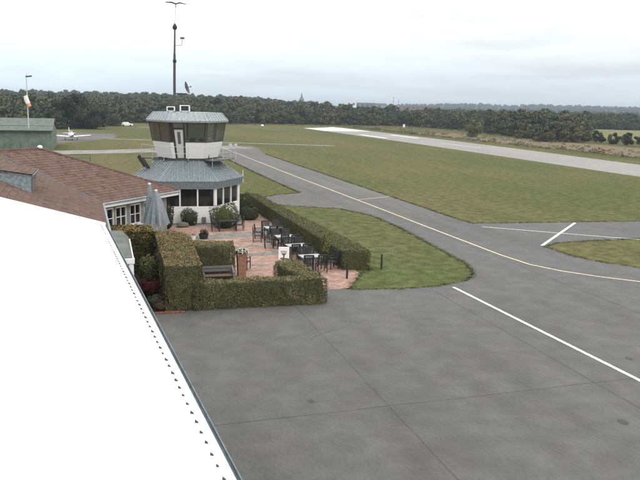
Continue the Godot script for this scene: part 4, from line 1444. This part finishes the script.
func make_far_things():
	# runway markers
	var lb := ["white marker cone beside the runway threshold dark bush", "white marker board at the edge of the wood across the runway", "white marker cone on the grass short of the runway end"]
	var at := [Vector3(100.8, 0, -334), Vector3(129.7, 0, -303), Vector3(62.7, 0, -293)]
	for i in 3:
		var t := thing("marker", lb[i], "marker", at[i], 0.6)
		t.scale = Vector3(0.55, 0.8, 0.55)
		var b := Buf.new()
		b.hexa([Vector3(-1.2, 0, 0.5), Vector3(1.2, 0, 0.5), Vector3(1.2, 0, -0.5), Vector3(-1.2, 0, -0.5), Vector3(-1.0, [1.5, 1.7, 0.8][i], 0.1), Vector3(1.0, [1.5, 1.7, 0.8][i], 0.1), Vector3(1.0, [1.5, 1.7, 0.8][i], -0.1), Vector3(-1.0, [1.5, 1.7, 0.8][i], -0.1)])
		obj("panel", b, M.aircraft, t)
	# church
	var c := thing("church", "distant church spire standing above the wooded hill", "church", Vector3(365, 3.0, -1350))
	var b := Buf.new(); b.box(Vector3(-4, 0, -4), Vector3(4, 15, 4)); obj("tower", b, M.stone, c)
	b = Buf.new(); b.lathe([Vector2(5.0, 15), Vector2(2.2, 20), Vector2(0.1, 29)], Vector3.ZERO, 8); obj("spire", b, M.roof_grey, c)
	b = Buf.new(); b.hexa([Vector3(4, 0, 5), Vector3(24, 0, 5), Vector3(24, 0, -5), Vector3(4, 0, -5), Vector3(4, 12, 0.2), Vector3(24, 12, 0.2), Vector3(24, 12, -0.2), Vector3(4, 12, -0.2)]); obj("nave", b, M.roof_grey, c)
	# works beyond the wood
	var defs := [["white_silo_building", "bright white block among far off works buildings", Vector3(452, -1, -1310), Vector3(18, 18, 12), M.aircraft],
		["works_shed", "long pale grey works shed beside the far white block", Vector3(483, -1, -1320), Vector3(36, 15, 20), M.stone],
		["works_shed", "pale works shed with dark roof beyond the wood", Vector3(516, -2, -1330), Vector3(26, 15.5, 20), M.wall_grey],
		["works_shed", "long low reddish works shed far beyond the wood", Vector3(590, -3, -1330), Vector3(84, 14, 24), M.brick]]
	for d in defs:
		var t := thing(d[0], d[1], "building", d[2], deg_to_rad(-20))
		var h: Vector3 = d[3]
		b = Buf.new(); b.box(Vector3(-h.x * 0.5, 0, -h.z), Vector3(h.x * 0.5, h.y, 0)); obj("wall", b, d[4], t)
		b = Buf.new(); b.box(Vector3(-h.x * 0.5 - 0.5, h.y + 0.01, -h.z - 0.5), Vector3(h.x * 0.5 + 0.5, h.y + 1.0, 0.5)); obj("roof", b, M.roof_grey if h.x > 20 else M.aircraft, t)
		for i in int(h.x / 9.0):
			b = Buf.new(); b.box(Vector3(-h.x * 0.5 + 2 + i * 9.0, h.y * 0.6, 0.02), Vector3(-h.x * 0.5 + 6 + i * 9.0, h.y * 0.85, 0.1)); obj("window", b, M.glass_dark, t)
	for i in 2:
		var t := thing("radio_mast", ["far red and white radio mast above the works", "second far radio mast, shorter, above the works"][i], "mast", Vector3(545 + i * 11.0, 5, -1330))
		b = Buf.new(); b.tube([Vector3.ZERO, Vector3(0, 23 - i * 4, 0)], [0.8, 0.5], 6); obj("pole", b, M.brick, t)
		for k in 3:
			b = Buf.new(); b.tube([Vector3(0, 4.0 + k * 6.0, 0), Vector3(0, 6.0 + k * 6.0, 0)], [0.9, 0.85], 6); obj("band", b, M.sock_white, t)

# ------------------------------------------------------------------ terrace furniture
func make_chair(label: String, at: Vector3, turn: float, group: String, m: Material) -> Node3D:
	var t := thing("garden_chair", label, "chair", at, turn, group)
	var b := Buf.new(); b.bevel_box(Vector3(-0.25, 0.40, -0.23), Vector3(0.25, 0.45, 0.25), 0.015); obj("seat", b, m, t)
	for i in 5:
		b = Buf.new()
		var x := -0.2 + i * 0.1
		b.slab(Vector3(x - 0.035, 0.47, -0.235), Vector3(x + 0.035, 0.47, -0.235), Vector3(x + 0.035, 0.98, -0.34), Vector3(x - 0.035, 0.98, -0.34), 0.025)
		obj("back_slat", b, m, t)
	b = Buf.new(); b.bar(Vector3(-0.27, 0.985, -0.345), Vector3(0.27, 0.985, -0.345), 0.04, 0.07); obj("back_rail", b, m, t)
	for sx in [-1, 1]:
		b = Buf.new(); b.bar(Vector3(sx * 0.25, 0, 0.22), Vector3(sx * 0.25, 0.66, 0.22), 0.045, 0.045); obj("leg", b, m, t)
		b = Buf.new(); b.bar(Vector3(sx * 0.25, 0, -0.30), Vector3(sx * 0.26, 0.99, -0.345), 0.045, 0.045); obj("leg", b, m, t)
		b = Buf.new(); b.bar(Vector3(sx * 0.26, 0.675, 0.27), Vector3(sx * 0.26, 0.675, -0.29), 0.06, 0.03); obj("armrest", b, m, t)
	return t

func make_table(label: String, at: Vector3, turn: float, group: String, top: Material, sz := Vector2(1.2, 0.8)) -> Node3D:
	var t := thing("terrace_table", label, "table", at, turn, group)
	var b := Buf.new(); b.bevel_box(Vector3(-sz.x * 0.5, 0.70, -sz.y * 0.5), Vector3(sz.x * 0.5, 0.735, sz.y * 0.5), 0.01); obj("table_top", b, top, t)
	for sx in [-1, 1]:
		for sz_ in [-1, 1]:
			b = Buf.new(); b.bar(Vector3(sx * (sz.x * 0.5 - 0.07), 0, sz_ * (sz.y * 0.5 - 0.07)), Vector3(sx * (sz.x * 0.5 - 0.07), 0.70, sz_ * (sz.y * 0.5 - 0.07)), 0.05, 0.05); obj("leg", b, M.chair, t)
	b = Buf.new(); b.bar(Vector3(-sz.x * 0.5 + 0.05, 0.66, 0), Vector3(sz.x * 0.5 - 0.05, 0.66, 0), 0.04, 0.07); obj("apron_rail", b, M.chair, t)
	return t

func parasol(label: String, at: Vector3, top: float, bottom: float, r: float, lean: float, seed_: int):
	var t := thing("closed_parasol", label, "parasol", at, 0.0, "closed parasols by the clubhouse")
	rng.seed = seed_
	var b := Buf.new(); b.tube([Vector3(0, 0, 0), Vector3(0, top + 0.08, 0)], [0.03, 0.025], 8); obj("pole", b, M.white, t)
	b = Buf.new()
	b.bevel_box(Vector3(-0.35, 0.016, -0.35), Vector3(0.35, 0.10, 0.35), 0.02)
	obj("base", b, M.stone, t)
	b = Buf.new(); b.lathe([Vector2(0.01, top + 0.0), Vector2(0.09, top + 0.01), Vector2(0.10, top + 0.10), Vector2(0.01, top + 0.13)], Vector3.ZERO, 10); obj("finial", b, M.white, t)
	# hanging folds: star shaped section that widens downwards
	b = Buf.new()
	var N := 32
	var rows := 9
	var P := []
	for j in rows + 1:
		var f := float(j) / rows
		var row := []
		for i in N:
			var an := TAU * i / N
			var fold := 1.0 if i % 4 == 0 else (0.55 if i % 4 == 2 else 0.75)
			var rr := lerpf(0.10, r, pow(f, 0.85)) * lerpf(1.0, fold, f) * (1.0 + 0.12 * sin(an * 3.0 + seed_ + f))
			var y := lerpf(top, bottom, f) + (0.14 * (1.0 if i % 4 == 2 else 0.0) + rnd(-0.02, 0.02)) * f
			row.append(Vector3(cos(an) * rr + lean * f, y, sin(an) * rr))
		P.append(row)
	for j in rows:
		for i in N:
			var i2 := (i + 1) % N
			b.quad(P[j][i], P[j][i2], P[j + 1][i2], P[j + 1][i])
	obj("canopy", b, M.cloth, t)

func make_terrace():
	var gt := "tables along the terrace hedge"
	var gc := "dark garden chairs at the terrace tables"
	var names := ["beside the potted sapling", "second from the potted sapling", "third from the potted sapling", "farthest from the potted sapling"]
	var zs := [-37.7, -40.9, -43.9, -47.3]
	var first: Node3D = null
	var chair: Node3D = null
	for i in 4:
		var at := Vector3(10.85 + 0.03 * i, 0.016, zs[i])
		var lab := "pale topped terrace table along the long hedge, %s" % names[i]
		if first == null: first = make_table(lab, at, 0.05, gt, M.table)
		else: dup(first, at, 0.05 + rnd(-0.06, 0.06), lab, gt)
		for c in [[-0.3, 0.78, PI], [0.32, 0.8, PI], [-0.3, -0.78, 0.0], [0.35, -0.8, 0.0], [-0.98, 0.05, PI * 0.5]]:
			if i in [0, 1] and c[0] < -0.9: continue
			var pp := at + Vector3(c[0] + rnd(-0.06, 0.06), 0, c[1] + rnd(-0.06, 0.1))
			var tu: float = c[2] + rnd(-0.2, 0.2)
			var where := "at its head"
			if c[0] > -0.9:
				where = "%s, %s" % ["backed to the apron" if c[1] > 0 else "facing the apron", "hedge side" if c[0] > 0 else "open side"]
			var lc := "dark garden chair at table %s, %s" % [names[i], where]
			if chair == null: chair = make_chair(lc, pp, tu, gc, M.chair)
			else: dup(chair, pp, tu, lc, gc)
	dup(chair, Vector3(12.0, 0.016, -37.4), -1.3, "dark garden chair drawn up to the long hedge by the potted sapling", gc)
	make_chair("dark reddish garden chair standing alone beside the flower filled planter", Vector3(7.25, 0.016, -38.3), 2.6, "", M.chair_red)
	make_chair("dark reddish garden chair set back from the farthest table, facing it", Vector3(9.6, 0.016, -46.0), 1.4, "", M.chair_red)
	# dark table by the tower shrub
	make_table("dark table in front of the clipped shrub at the tower wall", Vector3(8.3, 0.016, -50.6), 0.05, "", M.chair, Vector2(1.3, 0.7))
	dup(chair, Vector3(7.5, 0.016, -50.4), 1.5, "dark garden chair at one end of the dark tower side table", "chairs at the dark table")
	dup(chair, Vector3(9.15, 0.016, -50.5), -1.6, "dark garden chair at the end of the dark table away from the arched bush", "chairs at the dark table")
	# sign board
	var s := thing("sign_board", "white notice board with dark goblet shaped print on a stand by the hedge", "sign", Vector3(9.15, 0.016, -37.0), deg_to_rad(-12))
	var b := Buf.new(); b.bevel_box(Vector3(-0.29, 0.62, -0.02), Vector3(0.29, 1.42, 0.02), 0.01); obj("board", b, M.aircraft, s)
	b = Buf.new(); b.bar(Vector3(0, 0, -0.03), Vector3(0, 0.62, -0.03), 0.05, 0.05); b.bevel_box(Vector3(-0.25, 0, -0.2), Vector3(0.25, 0.04, 0.2), 0.01); obj("stand", b, M.dark, s)
	b = Buf.new()
	var rr := RandomNumberGenerator.new(); rr.seed = 5
	for row in 2:
		var x := -0.17
		while x < 0.16:
			var w := rr.randf_range(0.02, 0.05)
			b.col = Color(0.20, 0.13, 0.15)
			b.box(Vector3(x, 1.10 + row * 0.07, 0.021), Vector3(x + w, 1.145 + row * 0.07, 0.024))
			x += w + 0.015
	obj("lettering", b, M.plain, s)
	b = Buf.new()
	b.col = Color(0.09, 0.07, 0.08)
	b.hexa([Vector3(-0.05, 0.97, 0.021), Vector3(0.05, 0.97, 0.021), Vector3(0.05, 0.97, 0.0215), Vector3(-0.05, 0.97, 0.0215), Vector3(-0.15, 1.07, 0.021), Vector3(0.15, 1.07, 0.021), Vector3(0.15, 1.07, 0.025), Vector3(-0.15, 1.07, 0.025)])
	b.box(Vector3(-0.035, 0.70, 0.021), Vector3(0.035, 0.97, 0.025))
	b.box(Vector3(-0.21, 0.76, 0.0215), Vector3(-0.036, 0.81, 0.0245))
	b.box(Vector3(0.036, 0.76, 0.0215), Vector3(0.21, 0.81, 0.0245))
	obj("emblem", b, M.plain, s)
	# planter with flowers
	var p := thing("planter", "tall terracotta planter filled with pale flowers at the hedge end", "planter", Vector3(6.75, 0.016, -36.5))
	b = Buf.new(); b.hexa([Vector3(-0.19, 0, 0.19), Vector3(0.19, 0, 0.19), Vector3(0.19, 0, -0.19), Vector3(-0.19, 0, -0.19), Vector3(-0.24, 1.2, 0.24), Vector3(0.24, 1.2, 0.24), Vector3(0.24, 1.2, -0.24), Vector3(-0.24, 1.2, -0.24)])
	obj("pot", b, M.terracotta, p)
	b = Buf.new(); b.bevel_box(Vector3(-0.27, 1.2, -0.27), Vector3(0.27, 1.28, 0.27), 0.02); obj("rim", b, M.terracotta, p)
	b = Buf.new()
	rng.seed = 61
	for i in 500:
		var d := Vector3(rng.randfn(), absf(rng.randfn()), rng.randfn()).normalized()
		b.col = pick([Color(0.05, 0.08, 0.025), Color(0.08, 0.1, 0.03)])
		leaf_quad(b, Vector3(0, 1.28, 0) + d * Vector3(0.36, 0.26, 0.36) * rnd(0.5, 1.0), d, 0.04)
	obj("leaves", b, M.leaf, p)
	b = Buf.new()
	for i in 130:
		var d := Vector3(rng.randfn(), absf(rng.randfn()) + 0.2, rng.randfn()).normalized()
		b.col = pick([Color(0.75, 0.72, 0.68), Color(0.7, 0.55, 0.52), Color(0.7, 0.7, 0.6)])
		leaf_quad(b, Vector3(0.02, 1.3, 0) + d * Vector3(0.38, 0.28, 0.38), d, 0.038)
	obj("flowers", b, M.leaf, p)
	# bench
	var be := thing("bench", "weathered bench with grey end panel in front of the inner hedge block", "bench", Vector3(5.35, 0.016, -35.3))
	for i in 3:
		b = Buf.new(); b.bevel_box(Vector3(-0.8, 0.42, -0.2 + i * 0.15), Vector3(0.68, 0.46, -0.07 + i * 0.15), 0.008); obj("seat_plank", b, M.wood, be)
	for i in 2:
		b = Buf.new(); b.bevel_box(Vector3(-0.8, 0.58 + i * 0.16, -0.3), Vector3(0.68, 0.70 + i * 0.16, -0.26), 0.008); obj("back_plank", b, M.stone, be)
	b = Buf.new(); b.hexa([Vector3(0.70, 0, 0.3), Vector3(0.80, 0, 0.3), Vector3(0.80, 0, -0.34), Vector3(0.70, 0, -0.34), Vector3(0.70, 0.62, 0.26), Vector3(0.80, 0.62, 0.26), Vector3(0.80, 0.86, -0.34), Vector3(0.70, 0.86, -0.34)]); obj("end_panel", b, M.stone, be)
	b = Buf.new(); b.box(Vector3(-0.78, 0, -0.3), Vector3(-0.70, 0.56, 0.24)); obj("end_panel", b, M.stone, be)
	# bollards at the terrace corner, joined by a wire
	var bl := ["thin dark post at the lawn corner of the terrace opening", "thin dark post on the lawn beyond the long hedge end", "short dark stump post at the end of the angled hedge"]
	var bp := [Vector3(12.1, 0, -35.0), Vector3(14.75, 0, -36.8), Vector3(10.55, 0, -34.9)]
	for i in 3:
		var h: float = [0.86, 0.82, 0.4][i]
		var t := thing("post", bl[i], "post", bp[i], 0.0, "dark posts round the terrace opening")
		b = Buf.new(); b.tube([Vector3(0, 0, 0), Vector3(0, h, 0)], [0.06, 0.055], 8); obj("shaft", b, M.dark, t)
		b = Buf.new(); b.lathe([Vector2(0.07, h), Vector2(0.075, h + 0.03), Vector2(0.01, h + 0.06)], Vector3.ZERO, 8); obj("cap", b, M.dark, t)
	# potted sapling
	rng.seed = 321
	var sp := thing("potted_sapling", "slim yellow green sapling in a dark pot against the long hedge", "plant", Vector3(12.05, 0.016, -38.7))
	b = Buf.new(); b.lathe([Vector2(0.14, 0.0), Vector2(0.2, 0.36), Vector2(0.17, 0.36), Vector2(0.01, 0.33)], Vector3.ZERO, 12); obj("pot", b, M.dark, sp)
	b = Buf.new(); b.tube([Vector3(0, 0.3, 0), Vector3(0.03, 1.0, 0), Vector3(0, 1.7, 0.03)], [0.02, 0.016, 0.008], 6); obj("stem", b, M.bark, sp)
	b = Buf.new()
	for i in 420:
		var y := rnd(0.75, 1.9)
		var an := rnd(0, TAU)
		var r := 0.24 * sqrt(rng.randf()) * (1.0 - 0.25 * absf(y - 1.3))
		b.col = pick([Color(0.15, 0.15, 0.04), Color(0.10, 0.12, 0.035), Color(0.19, 0.16, 0.06)])
		leaf_quad(b, Vector3(cos(an) * r, y, sin(an) * r), Vector3(cos(an), 0.4, sin(an)), 0.05)
	obj("leaves", b, M.leaf, sp)
	# low pots by the tower path
	var po := thing("flower_tub", "low black tub of dark plants on the terrace behind the inner hedge", "planter", Vector3(6.25, 0.016, -47.7))
	b = Buf.new(); b.lathe([Vector2(0.25, 0), Vector2(0.34, 0.32), Vector2(0.30, 0.32), Vector2(0.01, 0.28)], Vector3.ZERO, 12); obj("tub", b, M.dark, po)
	b = Buf.new()
	for i in 260:
		var d := Vector3(rng.randfn(), absf(rng.randfn()), rng.randfn()).normalized()
		b.col = pick([Color(0.02, 0.024, 0.016), Color(0.03, 0.034, 0.02)])
		leaf_quad(b, Vector3(0, 0.32, 0) + d * rnd(0.1, 0.36), d, 0.05)
	obj("leaves", b, M.leaf, po)
	var wp := thing("white_pot", "small white pot with pale flowers beside the black tub", "planter", Vector3(5.55, 0.016, -47.5))
	b = Buf.new(); b.lathe([Vector2(0.12, 0), Vector2(0.18, 0.28), Vector2(0.15, 0.28), Vector2(0.01, 0.24)], Vector3.ZERO, 12); obj("pot", b, M.white, wp)
	b = Buf.new()
	for i in 120:
		var d := Vector3(rng.randfn(), absf(rng.randfn()), rng.randfn()).normalized()
		b.col = pick([Color(0.08, 0.11, 0.04), Color(0.5, 0.48, 0.4)])
		leaf_quad(b, Vector3(0, 0.28, 0) + d * rnd(0.05, 0.2), d, 0.035)
	obj("leaves", b, M.leaf, wp)
	# stone trough against the tower wall
	var ro := thing("boulder", "pale tan boulder lying at the foot of the tower wall", "rock", Vector3(5.35, 0.016, -52.5))
	b = Buf.new()
	b.col = Color(0.9, 0.8, 0.62)
	b.lathe([Vector2(0.3, 0.0), Vector2(0.42, 0.12), Vector2(0.34, 0.30), Vector2(0.12, 0.38), Vector2(0.01, 0.39)], Vector3.ZERO, 7)
	var rk := obj("stone", b, M.stone, ro); rk.scale = Vector3(1.2, 1, 0.8)
	parasol("taller closed grey parasol with narrow folds near the clubhouse window", Vector3(2.75, 0.016, -47.2), 3.72, 1.25, 0.42, -0.05, 71)
	parasol("shorter closed grey parasol with wide flaring skirt beside the taller one", Vector3(3.10, 0.016, -46.4), 3.38, 1.30, 0.80, 0.12, 72)

func make_planting():
	rng.seed = 2024
	hn.seed = 12; hn.frequency = 0.01
	var green := [Color(0.082, 0.090, 0.042), Color(0.105, 0.108, 0.050), Color(0.064, 0.070, 0.034), Color(0.125, 0.115, 0.060)]
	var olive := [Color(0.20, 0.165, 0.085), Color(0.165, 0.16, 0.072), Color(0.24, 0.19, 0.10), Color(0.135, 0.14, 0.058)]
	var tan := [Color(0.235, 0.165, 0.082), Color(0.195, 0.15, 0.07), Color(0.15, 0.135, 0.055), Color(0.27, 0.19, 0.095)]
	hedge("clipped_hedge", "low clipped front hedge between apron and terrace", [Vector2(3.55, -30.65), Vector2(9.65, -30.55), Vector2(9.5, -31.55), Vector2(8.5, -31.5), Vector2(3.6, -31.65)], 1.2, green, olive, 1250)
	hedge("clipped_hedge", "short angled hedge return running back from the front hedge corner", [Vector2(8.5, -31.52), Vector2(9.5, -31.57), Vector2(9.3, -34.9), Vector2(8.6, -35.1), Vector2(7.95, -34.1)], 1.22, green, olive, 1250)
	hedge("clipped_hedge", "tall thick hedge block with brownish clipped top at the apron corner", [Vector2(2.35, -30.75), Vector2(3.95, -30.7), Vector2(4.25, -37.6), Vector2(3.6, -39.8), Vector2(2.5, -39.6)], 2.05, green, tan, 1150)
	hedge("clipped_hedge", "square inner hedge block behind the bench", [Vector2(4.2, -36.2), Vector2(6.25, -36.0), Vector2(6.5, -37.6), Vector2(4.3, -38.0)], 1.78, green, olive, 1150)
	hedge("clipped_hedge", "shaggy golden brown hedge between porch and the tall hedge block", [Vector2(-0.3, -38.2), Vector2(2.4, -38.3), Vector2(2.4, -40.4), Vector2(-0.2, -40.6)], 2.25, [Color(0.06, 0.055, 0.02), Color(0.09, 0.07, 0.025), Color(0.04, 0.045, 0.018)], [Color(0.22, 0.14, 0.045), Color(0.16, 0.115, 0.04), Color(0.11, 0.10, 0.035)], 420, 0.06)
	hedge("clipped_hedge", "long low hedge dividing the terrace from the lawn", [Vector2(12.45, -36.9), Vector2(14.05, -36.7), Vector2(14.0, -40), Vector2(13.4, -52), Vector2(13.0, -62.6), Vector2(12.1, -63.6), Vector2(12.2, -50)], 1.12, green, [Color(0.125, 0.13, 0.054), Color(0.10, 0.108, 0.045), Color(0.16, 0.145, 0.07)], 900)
	var dk := [Color(0.04, 0.046, 0.026), Color(0.05, 0.058, 0.03), Color(0.062, 0.072, 0.034)]
	var md := [Color(0.09, 0.105, 0.042), Color(0.12, 0.125, 0.052), Color(0.075, 0.085, 0.036)]
	shrub("arched_bush", "dark rounded bush clipped against the white tower wall", Vector3(5.95, 0, -53.35), Vector3(0.62, 0.62, 0.5), dk, 1800, 0.05, "", 0.4)
	shrub("clipped_bush", "broad mushroom shaped bush in front of the tower windows", Vector3(8.35, 0, -52.0), Vector3(1.02, 0.88, 0.9), md, 4200, 0.05, "", 0.3)
	shrub("tall_shrub", "tall dark columnar shrub behind the closed parasols", Vector3(4.15, 0, -52.0), Vector3(0.5, 1.05, 0.5), dk, 2400, 0.055, "", 0.15)
	shrub("clipped_bush", "square clipped bush beside the tower's farther corner", Vector3(10.75, 0, -58.0), Vector3(0.62, 0.85, 0.6), dk, 2200, 0.055, "", 0.9)
	shrub("clipped_bush", "low rounded bush on the terrace by the long hedge's far end", Vector3(10.8, 0, -55.2), Vector3(0.72, 0.50, 0.65), dk, 2200, 0.05, "", 0.25)
	var red := [Color(0.12, 0.025, 0.022), Color(0.08, 0.02, 0.02), Color(0.05, 0.035, 0.02)]
	shrub("red_shrub", "dull red leaved shrub in the bed beside the glazed porch", Vector3(1.9, 0.06, -33.4), Vector3(0.5, 0.45, 0.5), red, 900, 0.05)
	shrub("bed_shrub", "green leafy shrub in the bed behind the red shrub", Vector3(1.95, 0.06, -35.6), Vector3(0.5, 0.75, 0.8), md, 1500, 0.06)
	shrub("bed_shrub", "low grey green shrub at the brick edging of the bed", Vector3(2.0, 0.06, -31.6), Vector3(0.35, 0.28, 0.3), [Color(0.09, 0.1, 0.07), Color(0.06, 0.07, 0.04)], 500, 0.045)
	shrub("bed_shrub", "small reddish brown shrub at the foot of the tall hedge block", Vector3(2.15, 0.06, -31.0), Vector3(0.32, 0.2, 0.25), [Color(0.10, 0.06, 0.03), Color(0.06, 0.06, 0.03)], 350, 0.045)
	# brick edging of the bed
	var ed := thing("brick_edging", "row of red bricks edging the planting bed at the apron", "edging", Vector3(1.2, 0, -30.45))
	for i in 9:
		var b := Buf.new()
		b.bevel_box(Vector3(i * 0.22, 0, -0.12 + rnd(-0.01, 0.01)), Vector3(i * 0.22 + 0.205, 0.10 + rnd(-0.01, 0.01), 0), 0.01)
		obj("brick", b, M.brick, ed)
	# trees
	var g2 := Color(0.045, 0.055, 0.028)
	tree("broadleaf_tree", "big dark rounded tree behind the parked aircraft", Vector3(-6.8, 0, -244), 11.0, 1.1, Color(0.044, 0.050, 0.028), 501, "dark trees behind the parked aircraft", 0.0, 3600)
	tree("broadleaf_tree", "dark tree at the shed side of the clump behind the aircraft", Vector3(-12.5, 0, -246), 9.0, 1.1, Color(0.050, 0.055, 0.030), 502, "dark trees behind the parked aircraft", 0.0, 3000)
	tree("broadleaf_tree", "lower spreading dark tree at the runway side of the clump behind the aircraft", Vector3(-2.2, 0, -241), 7.6, 1.3, Color(0.044, 0.049, 0.027), 503, "dark trees behind the parked aircraft", 0.0, 3000)
	tree("bush_tree", "lone round olive bush between runway and fallow field", Vector3(113.1, 0, -208.3), 5.6, 0.85, Color(0.15, 0.155, 0.075), 504, "", 0.0, 3000)
	var rowl := ["first round tree of the field edge row, next to the wood", "second round tree of the field edge row from the wood", "third round tree of the field edge row from the wood", "fourth round tree of the field edge row, broad crowned", "fifth round tree of the field edge row, farthest from the wood"]
	var rp := [Vector3(134.5, 0, -181), Vector3(135.5, 0, -176.5), Vector3(136.3, 0, -170.3), Vector3(135.0, 0, -163), Vector3(135.5, 0, -157.3)]
	var rh := [3.0, 3.6, 3.2, 3.5, 3.4]
	var rw := [1.0, 0.95, 0.9, 1.2, 1.0]
	for i in 5:
		tree("field_tree", rowl[i], rp[i], rh[i], rw[i], g2, 510 + i, "row of round trees at the meadow edge", 0.0, 3600)

# ------------------------------------------------------------------ main
func _ready():
	rng.seed = 1
	# camera
	var cam := Camera3D.new()
	cam.name = "camera"
	cam.fov = rad_to_deg(2.0 * atan(240.0 / 720.0))
	cam.near = 0.1
	cam.far = 12000.0
	cam.position = Vector3(0, CAM_H, 0)
	cam.basis = Basis(Vector3.UP, deg_to_rad(-CAM_YAW)) * Basis(Vector3.RIGHT, deg_to_rad(-TILT)) * Basis(Vector3.BACK, deg_to_rad(ROLL))
	add_child(cam)
	cam.current = true
	# sky and air
	var we := WorldEnvironment.new()
	we.name = "environment"
	var env := Environment.new()
	env.background_mode = Environment.BG_SKY
	env.sky = make_sky()
	env.tonemap_mode = Environment.TONE_MAPPER_LINEAR
	env.tonemap_exposure = 1.06
	env.sdfgi_enabled = true
	env.ssao_enabled = true
	env.ssil_enabled = true
	env.fog_enabled = true
	env.fog_density = 0.00025
	env.fog_light_color = Color(0.80, 0.87, 0.93)
	we.environment = env
	add_child(we)
	# veiled sun behind the cloud, over the camera's right shoulder
	var sun := DirectionalLight3D.new()
	sun.name = "sun"
	sun.light_energy = 0.3
	sun.light_angular_distance = 14.0
	sun.light_color = Color(1.0, 0.96, 0.9)
	sun.shadow_enabled = true
	sun.rotation = Vector3(deg_to_rad(-36), deg_to_rad(28), 0)
	add_child(sun)
	print("sky done")
	make_materials()
	tn.seed = 3; tn.frequency = 0.02; tn.fractal_octaves = 3
	make_ground()
	make_paving()
	print("ground done")
	make_white_building()
	make_clubhouse()
	make_annexe()
	make_tower()
	make_green_hangar()
	make_far_things()
	make_woods()
	print("woods done")
	make_planting()
	make_terrace()
	make_aircraft()
	make_tufts()
	print("all done")
